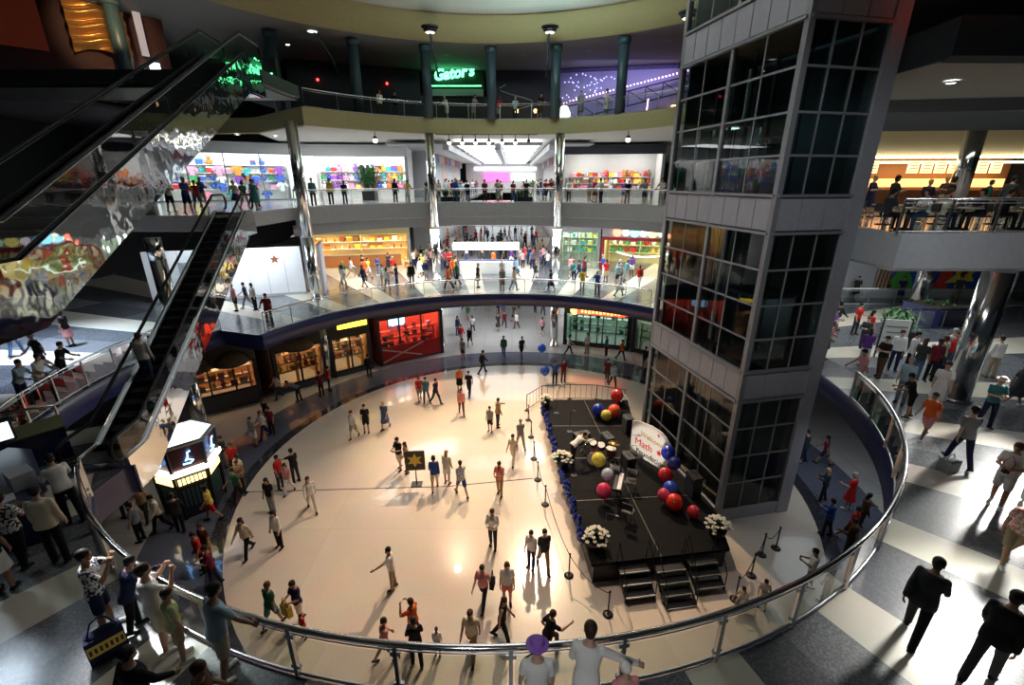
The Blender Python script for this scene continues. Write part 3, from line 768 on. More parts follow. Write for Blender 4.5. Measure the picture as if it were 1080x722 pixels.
m = MB(); m.box((7.9, -.3, 3.6), (.35, .12, 2.2)); m.build('pale_banner', mat('pale_banner', (.5, .5, .65), .6, emit=(.6, .6, .8), es=.2), t)
m = MB(); m.box((8.2, -.4, 1.2), (.5, .12, 2.0)); m.build('white_light_box', glow('white_light_box', (.85, 1, 1), 3), t)
t = thing('neon_reflection', 'small green reflection of the neon sign built as tubes in the dark beyond the overhead escalator', 'neon sign', (-13.6, 25.2, Z4 + .9), .1)  # mirrored image of the green neon sign, modelled as glowing tubes
m = MB(); m.tube([(.1 * k, 0, .14 * sin(k * 1.9) + .03 * k) for k in range(14)], .022, 6); m.build('reflection_tube', ng, t)
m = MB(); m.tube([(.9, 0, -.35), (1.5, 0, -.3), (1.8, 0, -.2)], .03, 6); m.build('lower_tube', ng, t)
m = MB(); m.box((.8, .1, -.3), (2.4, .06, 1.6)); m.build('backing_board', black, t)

# red letters high on the side fascia
t = thing('neon_sign', 'red neon letters on the dark fascia beside the tower top', 'neon sign', (12.5, 14.7, 18.0))
rn = glow('red_neon_top', (1, .06, .03), 2.5)
for k, pts in enumerate([[(0, 0), (.2, -.05), (.32, .1), (.34, .6)], [(.55, .0), (.56, .6)], [(.55, 0), (.85, 0), (.86, .6)], [(1.05, 0), (1.05, .6)], [(1.05, 0), (1.4, 0), (1.42, .6)]]):
    m = MB(); m.tube([(x, 0, z) for x, z in pts], .05, 6); m.build('neon_letter', rn, t)

# ------------------------------------------------------------------ mall corridors behind the atrium
def corridor(z0, h, lamp, wallc, y1, name):
    c = mat('corridor_wall', (.5, .52, .55), .6)
    for s, x in ((-1, -8.6), (1, 5.2)):
        for k in range(9):
            y = 51.2 + k * 3.7
            t = thing('storefront', 'receding storefront with lit glass along the rear corridor', 'shop', (x, y, z0), 0, 'storefronts along the rear corridors')
            m = MB(); m.box((s * 1.2, 0, h / 2), (2.2, .25, h)); m.build('party_wall', c, t)
            m = MB(); m.box((s * .2, 1.8, h - .45), (.2, 3.3, .9)); m.build('sign_band', mat('sign_band_%d' % (k % 3), [(.3, .05, .05), (.1, .12, .3), (.4, .38, .3)][k % 3], .6), t)
            m = MB(); m.box((s * .8, 1.8, 1.7), (.1, 3.3, 2.6)); m.build('display', glow('corridor_display_%d' % ((k + (s > 0)) % 3), [(1, .85, .7), (.8, .95, 1), (1, .7, .6)][(k + (s > 0)) % 3], lamp * .32), t)
corridor(Z3, 4.6, 5, 0, 62, 'upper')
corridor(Z2, 3.9, 4, 0, 62, 'lower')
for k in range(8):
    for x in (-3.2, .8):
        t = thing('skylight_panel', 'long glowing skylight panel above the level-three rear corridor', 'ceiling light', (x, 41.2 + k * 5.4, Z3 + 4.55), 0, 'skylights over the rear corridor')
        m = MB(); m.box((0, 2.4, .05), (3.2, 4.6, .08)); m.build('diffuser', glow('skylight', (.97, 1, 1), 4.5), t)
        for yy in (-.05, 4.85):
            m = MB(); m.box((0, yy, 0), (3.5, .2, .25)); m.build('curb_beam', grey_plaster, t)
for x in (-5.6, -1.2, 3.4):
    mb = MB(); mb.box((x, 63.5, Z3 + 4.35), (.5, 44, .5)); struct('trim_9', mb, grey_plaster)
mb = MB(); mb.box((-8.2, 63.5, Z3 + 4.6), (5.0, 44, .1)); mb.box((5.2, 63.5, Z3 + 4.6), (3.5, 44, .1)); struct('ceiling_corridor', mb, grey_plaster)
t = thing('storefront', 'magenta and pale green shop sign closing the level-three corridor', 'shop', (-1.2, 86, Z3))
m = MB(); m.box((0, .2, 2.3), (14, .2, 4.6)); m.build('end_wall', mat('corridor_end', (.45, .46, .5), .7), t)
m = MB(); m.box((-1.6, -.05, 2.3), (4.6, .15, 1.5)); m.build('magenta_sign', glow('magenta_sign', (1, .1, .4), 2.4), t)
m = MB(); m.box((3.2, -.05, 2.3), (4.2, .15, 1.3)); m.build('green_sign', glow('pale_green_sign', (.75, 1, .65), 2.4), t)
m = MB(); m.box((0, -.05, 3.7), (11, .2, .5)); m.build('white_band', glow('white_band', (1, 1, 1), 3), t)
t = thing('kiosk', 'white lit booth with a wide luminous header in the level-two rear corridor', 'booth', (-2.2, 38.9, Z2))
m = MB(); m.box((0, 0, 2.32), (5.6, 1.0, .5)); m.build('luminous_header', glow('booth_header', (1, 1, .97), 4.0), t)
for x in (-2.65, 2.65):
    for y in (-.4, .4):
        m = MB(); m.box((x, y, 1.05), (.16, .16, 2.1)); m.build('post', brushed, t)
m = MB(); m.box((0, .45, .55), (5.2, .08, 1.1)); m.build('booth_wall', mat('booth_blue', (.16, .2, .4), .5), t)
m = MB(); m.box((0, -.1, .5), (4.6, .5, 1.0)); m.build('counter', white_plaster, t)
# end walls of the lower corridors
for z0, c, s in ((Z2, (.9, .95, 1), 1.3), (0, (1, 1, .98), 2.0)):
    t = thing('storefront', 'bright glazed shop wall closing the %s corridor' % ('level-two' if z0 else 'ground-floor'), 'shop', (-1.2, 84.5, z0))
    m = MB(); m.box((0, .2, 2), (14, .2, 4)); m.build('end_wall', white_plaster, t)
    m = MB(); m.box((0, 0, 1.7), (11, .1, 2.8)); m.build('lit_window', glow('end_window_%d' % int(z0), c, s), t)
    m = MB()
    for k in range(8): m.box((-5.5 + 11 * k / 7, -.1, 1.7), (.14, .1, 2.8))
    m.build('mullion', frame_grey, t)
for s, x in ((-1, -6.6), (1, 5.0)):
    for k in range(10):
        y = 41.2 + k * 4.2
        t = thing('storefront', 'pale lit storefront along the ground-floor rear corridor', 'shop', (x, y, 0), 0, 'storefronts along the ground-floor corridor')
        m = MB(); m.box((s * .6, 0, 2.2), (1.2, .3, 4.4)); m.build('party_wall', mat('corridor_wall', (.5, .52, .55), .6), t)
        m = MB(); m.box((s * .6, 2.2, 1.6), (.1, 3.7, 3.0)); m.build('display', glow('ground_display_%d' % (k % 2), [(1, .95, .85), (.85, .95, 1)][k % 2], 1.6), t)
# ceiling lamps strung under level four
tr = thing('lamp_track', 'black track of six hanging globe lamps under the olive band', 'lamp track', (-2.05, 36.4, Z4 - 1.05))
m = MB(); m.bar((-3.6, 0, -.02), (3.9, 0, -.02), .06, .05); m.build('track', black, tr)
for k in range(7):
    x = -2.6 + .98 * k
    m = MB(); m.tube([(x, 0, -.02), (x, 0, -.35)], .03, 6); m.lathe([(.05, 0), (.13, -.1), (.13, -.22)], 10, c=(x, 0, -.3)); s_ = m.build('lamp_head', black, tr)
    if k < 6:
        m = MB(); m.ell((x, -.02, -.58), (.13, .13, .13), 10, 7); m.build('globe', glow('globe_lamp', (1, .86, .62), 9), s_)
for x, y in ((-9.6, 34.6), (8.0, 34.0)):
    t = thing('hanging_lamp', 'single round lamp with black cap hanging under the olive band %s' % ('near the white toy shop' if x < 0 else 'near the elevator tower'), 'lamp', (x, y, Z4 - 1.05))
    m = MB(); m.tube([(0, 0, 0), (0, 0, -.3)], .03, 6); m.lathe([(.05, 0), (.15, -.1), (.15, -.22)], 10, c=(0, 0, -.25)); m.build('lamp_cap', black, t)
    m = MB(); m.ell((0, 0, -.56), (.16, .16, .16), 10, 7); m.build('globe', glow('globe_lamp', (1, .86, .62), 9), t)
for k, (x, y) in enumerate([(-15.6, 36.5), (-9.8, 37.6), (-5.0, 39.2), (0.9, 39.4), (5.6, 38.2), (10.6, 35.6)]):
    t = thing('downlight', 'small round downlight in the grey ceiling of level four', 'downlight', (x, y, 22.18), 0, 'downlights over level four')
    m = MB(); m.lathe([(.2, -.0), (.2, -.05), (.14, -.06)], 14); m.build('trim_ring', brushed, t)
    m = MB(); m.lathe([(.001, -.045), (.145, -.045)], 14); m.build('bulb', glow('downlight_bulb', (1, 1, .97), 14), t)
for k, (x, y) in enumerate([(15.0, 17.5), (19.2, 17.6), (-22.5, 34.5), (-20.3, 36.6), (-18.2, 38.0)]):
    z = Z4 - 1.1 if x > 0 else Z4 - 1.02
    t = thing('downlight', 'small round downlight in the ceiling above level three', 'downlight', (x, y, z), 0, 'downlights over level three')
    m = MB(); m.lathe([(.2, -.0), (.2, -.05), (.14, -.06)], 14); m.build('trim_ring', brushed, t)
    m = MB(); m.lathe([(.001, -.045), (.145, -.045)], 14); m.build('bulb', glow('downlight_bulb', (1, 1, .97), 14), t)
# pagoda spotlights on brackets
for x, y, dx, where in [(-12.6, 33.4, .5, 'first dark column at the upper balcony'), (-5.2, 33.6, .0, 'dark column by the green neon sign'), (2.4, 33.6, 0, 'dark column before the violet club'), (10.2, 31.0, .6, 'elevator tower roofline')]:
    t = thing('spotlight', 'black two-tier spotlight on a bent arm near the ' + where, 'spotlight', (x, y, 22.35))
    m = MB(); m.lathe([(.001, .18), (.2, .15), (.55, .06), (.55, 0), (.001, 0)], 18); m.build('upper_disc', black, t)
    m = MB(); m.lathe([(.001, -.1), (.42, -.12), (.36, -.24), (.001, -.26)], 18); m.build('lower_disc', black, t)
    m = MB(); m.lathe([(.001, -.27), (.3, -.265)], 16); m.build('lens', glow('spot_lens', (1, .95, .8), 2), t)
    m = MB(); m.tube([(0, 0, -.1), (-.05 + dx * .4, .6, -.5), (dx, 1.6, -1.4), (dx, 2.6, -2.2)], .08, 8); m.build('arm', teal_dark, t)

# ------------------------------------------------------------------ food court on level three, far side
t = thing('food_counter', 'long food court counter with lit menu boards behind the diners', 'food counter', (17, 29.6, Z3), -.06)
cream = mat('court_cream', (.55, .5, .4), .7)
m = MB(); m.box((6.5, .5, 3.7), (17, .3, 1.6)); m.build('bulkhead', cream, t)
m = MB(); m.box((6.5, 2.6, 1.6), (17, .2, 3.2)); m.build('kitchen_wall', mat('kitchen_wall', (.3, .13, .05), .6), t)
m = MB(); m.box((6.5, .2, 2.96), (16.6, .12, .1)); m.build('cove_light', glow('cove_light', (1, .88, .55), 9), t)
m = MB(); m.box((6.5, 1.3, 2.72), (16.6, .2, .1)); m.build('strip_light', glow('cove_light', (1, .88, .55), 9), t)
for k in range(16):
    if k == 7 or k == 8: continue
    m = MB(); m.box((.4 + .8 * k, .55, 2.42), (.62, .08, .7)); o = m.build('menu_board', glow('menu_board', (1, .72, .3), 2.6), t)
    m = MB()
    for q in range(4): m.box((.4 + .8 * k, .5, 2.2 + .15 * q), (.46, .02, .05))
    m.build('menu_lines', mat('menu_ink', (.4, .1, .03), .6), o)
m = MB(); m.box((6.5, .9, .55), (16, .7, 1.1)); m.build('counter', mat('counter_brown', (.2, .08, .04), .5), t)
m = MB(); m.box((6.5, 1.9, 1.5), (15.5, .3, .5)); m.build('heat_lamp_shelf', glow('heat_shelf', (1, .45, .15), 2.4), t)
mb = MB(); mb.add([(12.8, 22, Z4 - 1.1), (34, 18, Z4 - 1.1), (34, 19.5, Z4 - 2.3), (12.8, 23.6, Z4 - 2.1)], [(0, 1, 2, 3)])
mb.add([(12.8, 23.6, Z4 - 2.1), (34, 19.5, Z4 - 2.3), (34, 26, Z4 - 1.2), (12.8, 28, Z4 - 1.2)], [(0, 1, 2, 3)])
struct('trim_10', mb, mat('court_beam', (.07, .085, .1), .5))
# ------------------------------------------------------------------ level-two props
# white hoarding behind the near landing
hp = [(-23.4, 28.6), (-17.7, 30.2), (-14.6, 31.4)]
for i, lab in enumerate(['long white hoarding with a grey poster beyond the escalator', 'white hoarding box with a brown star high on its face']):
    L, rz = frame_of(hp[i], hp[i + 1])
    t = thing('hoarding', lab, 'hoarding', (hp[i][0], hp[i][1], Z2), rz)
    m = MB(); m.box((L / 2, .1, 1.65), (L - .02, .18, 3.3)); m.build('board', white_plaster, t)
    m = MB(); m.box((L / 2, .0, .08), (L - .02, .06, .16)); m.build('skirting', grey_plaster, t)
    for k in range(1, 3):
        m = MB(); m.box((L * k / 3, .0, 1.7), (.03, .02, 3.1)); m.build('batten', grey_plaster, t)
    if i == 0:
        m = MB(); m.box((L * .45, -.03, 1.7), (1.5, .04, 1.7)); m.build('poster', mat('poster_grey', (.33, .35, .4), .6, var=.3, vscale=3), t)
    else:
        m = MB(); vs = []
        for k in range(10):
            r_ = .32 if k % 2 == 0 else .14; a_ = pi / 2 + pi * k / 5
            vs.append((L * .5 + r_ * cos(a_), 2.5 + r_ * sin(a_)))
        m.add([(x, -.02, z) for x, z in vs] + [(x, .03, z) for x, z in vs], [tuple(range(10))] + [(k, k + 10, (k + 1) % 10 + 10, (k + 1) % 10) for k in range(10)])
        m.build('star', mat('star_brown', (.25, .08, .03), .5), t)
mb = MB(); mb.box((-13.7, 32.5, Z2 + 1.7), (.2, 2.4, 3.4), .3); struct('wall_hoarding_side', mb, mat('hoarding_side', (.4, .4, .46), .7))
# mural wall
mb = MB(); mb.box((26, 30.2, Z2 + 2.1), (18, .25, 4.2)); struct('wall_mural', mb, mat('mural_wall_paint', (.5, .52, .58), .7))
t = thing('mural', 'bright painted mural of blue, green, red and yellow shapes on the pale wall', 'mural', (24.4, 30.02, Z2 + .7))
base = MB(); base.prism([(0, -.05), (7.4, -.05), (7.4, 0), (0, 0)], 0, 1.6); base.build('blue_ground', mat('mural_blue', (.02, .08, .42), .6), t)
def patch(pts, c, n):
    m = MB(); k = len(pts)
    m.add([(x, -.055, z) for x, z in pts] + [(x, -.085, z) for x, z in pts], [tuple(range(k, 2 * k))] + [(i, (i + 1) % k, (i + 1) % k + k, i + k) for i in range(k)])
    m.build(n, mat('mural_' + n, c, .6), t)
patch([(0, 0), (1.2, 0), (1.0, .8), (1.3, 1.6), (0, 1.6)], (.55, .35, .25), 'tan_stripes')
for q in range(4): patch([(.1 + .25 * q, 0), (.2 + .25 * q, 0), (.3 + .25 * q, 1.6), (.2 + .25 * q, 1.6)], (.05, .03, .03), 'dark_stripe')
patch([(.9, 0), (2.6, 0), (2.4, .7), (1.9, 1.35), (1.5, 1.5), (1.2, .8)], (.07, .4, .06), 'green_hill')
patch([(3.9, 0), (5.0, 0), (4.7, .5), (5.2, .9), (4.5, 1.5), (4.1, 1.4), (4.3, .8)], (.65, .05, .02), 'red_flame')
patch([(4.7, .35), (6.6, .5), (6.3, .9), (6.8, 1.5), (5.2, 1.4), (5.3, .9)], (.8, .65, .06), 'yellow_burst')
patch([(5.5, .9), (5.8, .75), (6.1, 1.1), (5.7, 1.3)], (.3, .03, .02), 'red_mark')
def planter(label, x, y, z, w, d, h, rz=0, m_=None, n=26, seed=3, ph=.7):
    t = thing('planter', label, 'planter', (x, y, z), rz)
    m = MB(); m.box((0, 0, h / 2), (w, d, h)); m.box((0, 0, h - .04), (w + .08, d + .08, .08)); m.build('planter_box', m_ or navy, t)
    m = MB(); m.box((0, 0, h + .005), (w - .1, d - .1, .02)); m.build('soil', mat('soil', (.03, .02, .015), .9), t)
    m = MB(); q = random.Random(seed)
    for k in range(n):
        bx, by = q.uniform(-w / 2 + .1, w / 2 - .1), q.uniform(-d / 2 + .08, d / 2 - .08)
        for j in range(7):
            a_ = q.uniform(0, 2 * pi); l_ = q.uniform(.35, .8) * ph; up = q.uniform(.3, 1.0) * ph
            p0 = V((bx, by, h)); p1 = p0 + V((cos(a_) * l_ * .5, sin(a_) * l_ * .5, up)); p2 = p0 + V((cos(a_) * l_, sin(a_) * l_, up * .75))
            sd = V((-sin(a_), cos(a_), 0)) * .06
            m.add([p0, p1 - sd, p2, p1 + sd], [(0, 1, 2, 3)])
    m.build('foliage', mat('leaf_green', (.03, .12, .03), .5, var=.4), t)
    return t
planter('square navy planter at the foot of the far steel column on level two', 23.4, 24.2, Z2, 1.9, 1.9, 1.1, .1, n=8, ph=.3)
planter('leafy planter box beside the level-two walkway railing', -15.9, 11.2, Z2, 1.8, .7, .7, -.4, n=20)
planter('tall green plant in a dark box behind the signboard', 18.2, 20.2, Z2, .9, .9, .9, 0, black, 18, ph=1.0)
planter('potted palm in front of the white toy shop on level three', -12.6, 42.2, Z3, 1.1, 1.1, .8, 0, black, 26, 5, 2.2)
for k, (x, lab) in enumerate([(-5.0, 'low green planter behind the balcony glass near the steel column on level three'), (.9, 'low green planter in the middle of the level-three balcony')]):
    planter(lab, x, 38.6, Z3, 1.5, .6, .4, 0, black, 14, 8 + k, .6)
t = thing('signboard', 'tall pale directory board on a black frame before the plant', 'sign', (16.9, 18.9, Z2), -.25)
m = MB(); m.box((0, 0, 1.0), (1.0, .06, 1.6)); m.build('board', mat('directory_board', (.55, .57, .55), .5), t)
for x in (-.53, .53):
    m = MB(); m.box((x, 0, .95), (.05, .06, 1.9)); m.build('post', black, t)
for k in range(5):
    m = MB(); m.box((0, -.04, .45 + .26 * k), (.8 - .1 * (k % 2), .02, .06)); m.build('text_line', mat('menu_grey', (.2, .2, .2), .6), t)
railing('concourse_railing', 'glass railing with a white top beside the navy planter', [(18.6, 21.2), (20.5, 23.2), (24.5, 23.2)], Z2, 1.4, .05)
railing('concourse_railing', 'dark railing in front of the mural wall', [(19.5, 28.2), (33, 28.2)], Z2, 1.6, .05)

# information desk with a monitor near the escalators
t = thing('information_desk', 'curved navy information desk where two clerks stand', 'desk', (-11.6, 8.55, Z2), R(-38))
m = MB(); m.prism([(-1.9, .3), (-1.5, -.3), (-.6, -.55), (.5, -.55), (1.2, -.3), (1.4, .3), (1.0, .55), (-1.4, .6)], 0, 1.0); m.build('desk_body', navy, t)
m = MB(); m.prism([(-2.0, .32), (-1.55, -.38), (-.62, -.65), (.52, -.65), (1.28, -.36), (1.5, .34), (1.05, .63), (-1.42, .68)], 1.0, 1.05); m.build('desk_top', mat('desk_top', (.05, .06, .11), .3), t)
m = MB(); m.box((.75, -.1, 1.07), (.7, .5, .05)); m.build('tray', white_plaster, t)
t = thing('monitor', 'lit white monitor standing beyond the information desk', 'monitor', (-13.35, 10.15, Z2 + 1.0), R(52))
m = MB(); m.box((0, .08, .38), (.72, .22, .58)); m.box((0, .25, .38), (.5, .2, .42)); m.build('case', black, t)
m = MB(); m.box((0, -.035, .38), (.62, .01, .48)); m.build('screen', glow('monitor_screen', (.75, .9, 1), 1.6), t)
m = MB(); m.cyl((0, .12, 0), .16, .1, 14); m.build('stand', black, t)
t = thing('console', 'dark navy console carrying the lit monitor', 'console', (-13.85, 10.5, Z2), R(52))
m = MB(); m.box((0, 0, .48), (2.6, .9, .96)); m.build('console_body', navy, t)
m = MB(); m.box((0, 0, .98), (2.7, 1.0, .04)); m.build('console_top', mat('console_top', (.2, .19, .1), .4), t)
t = thing('computer_terminal', 'pale computer terminal on the information desk', 'computer', (-11.0, 8.5, Z2 + 1.05), R(-30))
m = MB(); m.box((0, 0, .2), (.5, .4, .36)); m.build('case', mat('terminal_beige', (.5, .52, .55), .5), t)
m = MB(); m.box((0, -.32, .03), (.46, .2, .04)); m.build('keyboard', mat('terminal_beige', (.5, .52, .55), .5), t)

# ------------------------------------------------------------------ ground floor props
# six-sided lit kiosk
t = thing('kiosk', 'six-sided vending kiosk with a white lit roof and blue neon figures', 'kiosk', (-13.7, 16.2, 0), R(12))
hexa = lambda r, z: [(r * cos(pi / 3 * k + pi / 6), r * sin(pi / 3 * k + pi / 6), z) for k in range(6)]
def hexband(name, prof, m_):
    m = MB(); m.lathe(prof, 6, a0=pi / 6, a1=pi / 6 + 2 * pi, smooth=False); return m.build(name, m_, t)
hexband('base_cabinet', [(1.05, 0), (1.05, 1.5), (.001, 1.5)], mat('kiosk_navy', (.015, .02, .045), .4))
hexband('display_band', [(1.08, 1.5), (1.1, 2.05)], mat('kiosk_case', (.06, .05, .05), .4))
hexband('light_shelf', [(1.1, 2.05), (1.28, 2.1), (1.28, 2.28), (1.1, 2.3)], glow('kiosk_shelf', (1, .93, .75), 3.0))
hexband('upper_case', [(1.1, 2.3), (1.2, 3.3)], mat('kiosk_maroon', (.09, .015, .02), .35))
hexband('roof_rim', [(1.2, 3.3), (1.3, 3.34), (1.3, 3.42), (1.15, 3.45)], brushed)
hexband('lit_roof', [(1.15, 3.43), (.6, 3.62), (.001, 3.66)], glow('kiosk_roof', (.9, 1, .97), 1.9))
bn = glow('blue_neon', (.2, .5, 1), 6)
for k in range(6):
    a_ = pi / 3 * k + pi / 3; M_ = Matrix.Rotation(a_, 4, 'Z') @ Matrix.Translation((1.06, 0, 2.55)) 
    m = MB(); m.tube([M_ @ V(p) for p in [(0, -.16, .02), (0.0, .1, .0), (.02, .2, .1), (.02, .05, .2), (.02, -.05, .16), (.03, .05, .32), (.05, .06, .5), (.06, .16, .56)]], .03, 6); m.build('neon_figure', bn, t)
    m = MB()
    for q in range(7): m.box((1.0, -.42 + .14 * q, 1.78), (.06, .1, .26), 0, Matrix.Rotation(a_, 4, 'Z'))
    m.build('lit_sample_tile', glow('kiosk_samples', (1, .75, .3), 2.4), t)
    m = MB()
    for q in range(6): m.box((.93, -.38 + .15 * q, .95), (.03, .07, .8), 0, Matrix.Rotation(a_, 4, 'Z'))
    m.build('louver_slat', mat('kiosk_louver', (.05, .13, .13), .3), t)
    m = MB(); m.bar(Matrix.Rotation(a_ + pi / 6, 4, 'Z') @ V((1.07, 0, 0)), Matrix.Rotation(a_ + pi / 6, 4, 'Z') @ V((1.2, 0, 3.3)), .1, .1); m.build('corner_post', black, t)
# easel sign
t = thing('easel_sign', 'black poster with a yellow star flower on a stand in the open floor', 'sign', (-4.4, 17.45, 0), R(4))
m = MB(); m.box((0, 0, .02), (.5, .4, .04)); m.tube([(0, 0, .03), (0, 0, .95)], .03, 6); m.build('stand', black, t)
m = MB(); m.box((0, 0, 1.3), (.9, .06, 1.0)); bo = m.build('poster', mat('poster_black', (.04, .03, .02), .5), t)
m = MB(); vs = [((.36 if k % 2 == 0 else .18) * cos(pi / 2 + pi * k / 6), (.36 if k % 2 == 0 else .18) * sin(pi / 2 + pi * k / 6)) for k in range(12)]
m.add([(x, -.035, 1.33 + z) for x, z in vs] + [(x, -.05, 1.33 + z) for x, z in vs], [tuple(range(12, 24))] + [(k, (k + 1) % 12, (k + 1) % 12 + 12, k + 12) for k in range(12)]); m.build('star_flower', mat('flower_yellow', (.8, .6, .08), .5), bo)

# ------------------------------------------------------------------ stage
SZ = .9
SP = [(1.75, 24.3), (2.72, 11.95), (7.75, 12.65), (8.1, 14.7), (6.55, 21.2), (6.9, 24.3)]
carpet = mat('stage_carpet', (.006, .006, .007), .8, spec=.15, var=.3)
t = thing('stage', 'black concert platform with navy valance beside the elevator tower', 'stage')
m = MB(); m.prism(SP, SZ - .12, SZ); m.build('deck', carpet, t)
m = MB(); m.prism([(p[0] + (.08 if p[0] < 5 else -.08), p[1] + (.08 if p[1] < 18 else -.08)) for p in SP], .0, SZ - .12); m.build('skirt', black, t)
m = MB()
for a_, b_ in [((2.0, 21.2), (6.5, 21.2)), ((2.2, 18.2), (7.2, 18.3)), ((2.45, 15.2), (7.9, 15.6)), ((4.3, 24.2), (5.2, 12.3))]: m.bar((*a_, SZ + .003), (*b_, SZ + .003), .03, .006)
m.build('deck_seam', mat('deck_seam', (.14, .13, .12), .5), t)
# blue bunting garland pieces along the open side
for k in range(9):
    f = .1 + .095 * k; x = 1.75 + (2.72 - 1.75) * f - .06; y = 24.3 + (11.95 - 24.3) * f
    tt = thing('bunting', 'gathered blue metallic bunting hung on the edge of the stage', 'bunting', (x, y, SZ - .05), R(90), 'blue bunting along the stage edge')
    m = MB(); q = random.Random(k)
    for j in range(22):
        c = (q.uniform(-.55, .55), q.uniform(-.1, .08), q.uniform(-.18, .22)); m.ell(c, (q.uniform(.08, .16), q.uniform(.05, .1), q.uniform(.08, .15)), 7, 5)
    m.build('ruffle', mat('bunting_blue', (.01, .025, .22), .3, .3), tt)
# step units
def steps(label, x, y, rz, n=3, w=1.05):
    t = thing('stage_steps', label, 'steps', (x, y, 0), rz)
    for k in range(n):
        zz = SZ - .22 * (k + 1)
        m = MB(); m.box((0, -.14 - .29 * k, zz), (w, .3, .05)); o = m.build('tread', black, t)
        m = MB(); m.box((0, -.29 - .29 * k, zz + .012), (w, .03, .05)); m.build('nosing', brushed, o)
    for s in (-1, 1):
        m = MB(); m.bar((s * (w / 2 - .03), 0, SZ - .2), (s * (w / 2 - .03), -.29 * n, .12), .05, .12); m.build('stringer', black, t)
        m = MB(); m.tube([(s * (w / 2), -.29 * n + .03, 0), (s * (w / 2), -.29 * n + .05, .75), (s * (w / 2), 0, SZ + .85), (s * (w / 2), .1, SZ)], .018, 6); m.build('hand_loop', black, t)
sd = atan2(.7, 5.03)
steps('black stage steps nearest the flower tub at the stage corner', 4.15, 12.1, sd)
steps('black stage steps in the middle, standing out furthest', 5.4, 12.15, sd, 4)
steps('black stage steps closest to the elevator tower', 6.62, 12.45, sd)
def flower_tub(label, x, y, z, r=.38, hang=True):
    t = thing('flower_tub', label, 'flower arrangement', (x, y, z))
    m = MB(); m.lathe([(.001, 0), (r * .7, 0), (r * .85, .35), (r * .78, .36)], 16); m.build('tub', black, t)
    q = random.Random(int(x * 100)); m = MB(); g = MB()
    for k in range(46):
        a_ = q.uniform(0, 2 * pi); rr = r * 1.25 * sqrt(q.random()); zz = .42 + .35 * (1 - (rr / (r * 1.25)) ** 2) + q.uniform(-.03, .03)
        c = V((rr * cos(a_), rr * sin(a_), zz))
        for j in range(5):
            b_ = 2 * pi * j / 5 + a_; m.ell(c + V((.045 * cos(b_), .045 * sin(b_), 0)), (.035, .035, .02), 6, 4)
        g.tube([(c.x * .5, c.y * .5, .3), (c.x, c.y, zz - .02)], .012, 4)
    m.build('blossoms', mat('white_blossom', (.85, .82, .68), .6), t); g.build('stems', mat('leaf_green', (.03, .12, .03), .5, var=.4), t)
flower_tub('white flower tub on the stage corner beside the steps', 3.0, 12.75, SZ)
flower_tub('white flower tub on the stage edge next to the bending musician', 2.3, 17.6, SZ)
flower_tub('white flower tub at the stage corner against the tower', 7.55, 13.3, SZ)
flower_tub('white flower tub at the far open corner of the stage', 1.95, 23.4, SZ, .3)
flower_tub('white flower tub at the far tower corner of the stage', 6.3, 23.6, SZ, .3)
def balloon(x, y, z, col, cname, where, r=.3):
    t = thing('balloon', '%s balloon %s' % (cname, where), 'balloon', (x, y, z))
    m = MB(); m.lathe([(r * sin(pi * k / 12) * (1 if k < 8 else 1 - .05 * (k - 7)), -r * 1.12 * cos(pi * k / 12) * -1) for k in range(13)][::-1], 16); m.build('skin', mat('balloon_' + cname, col, .18, coat=.6), t)
    m = MB(); m.lathe([(.03, -r * 1.2), (.012, -r * 1.1)], 8); m.build('knot', mat('balloon_' + cname, col, .18, coat=.6), t)
    m = MB(); m.tube([(0, 0, -r * 1.15), (.04, .02, -r * 1.8), (.0, .03, -r * 2.4)], .006, 4); m.build('string', white_plaster, t)
bl, rd, yl, pk, sv = (.015, .03, .35), (.55, .02, .02), (.75, .65, .08), (.7, .04, .12), (.5, .55, .65)
for a_ in [(3.72, 16.6, SZ + 1.0, yl, 'yellow', 'floating above the middle of the stage', .31), (4.0, 15.9, SZ + .75, sv, 'silver', 'under the yellow one above the stage', .27), (3.68, 15.05, SZ + .6, pk, 'crimson', 'lowest over the open deck', .31),
           (6.6, 16.4, SZ + 1.5, bl, 'navy', 'at the upper tip of the bunch by the welcome sign', .3), (6.75, 16.0, SZ + 1.25, (.03, .03, .25), 'indigo', 'under the topmost one by the welcome sign', .27), (6.35, 15.75, SZ + .85, rd, 'scarlet', 'just below the welcome sign', .3),
           (6.4, 15.2, SZ + .6, (.02, .08, .5), 'blue', 'in the bunch below the welcome sign', .3), (6.1, 15.0, SZ + .45, (.6, .05, .1), 'raspberry', 'beside the blue one below the welcome sign', .26), (6.4, 14.65, SZ + .38, (.7, .03, .01), 'bright red', 'at the foot of the bunch below the sign', .33),
           (7.0, 14.2, SZ + .3, (.5, .02, .03), 'dull red', 'alone on the deck near the tower corner', .24),
           (5.9, 22.9, SZ + .95, rd, 'red', 'at the far end of the stage by the tower', .36), (5.6, 22.0, SZ + .45, (.7, .08, .03), 'vermilion', 'low at the far end of the stage', .36), (4.75, 22.1, SZ + .45, bl, 'dark blue', 'at the far end of the stage beside the gold one', .36), (5.1, 21.7, SZ + .35, (.7, .55, .1), 'gold', 'between red and blue at the far end of the stage', .3),
           (2.25, 28.4, 1.0, (.03, .1, .6), 'royal blue', 'held low on the rear floor', .33), (2.15, 30.4, 1.9, (.02, .1, .7), 'cobalt', 'held high on the rear floor', .3)]:
    balloon(*a_)
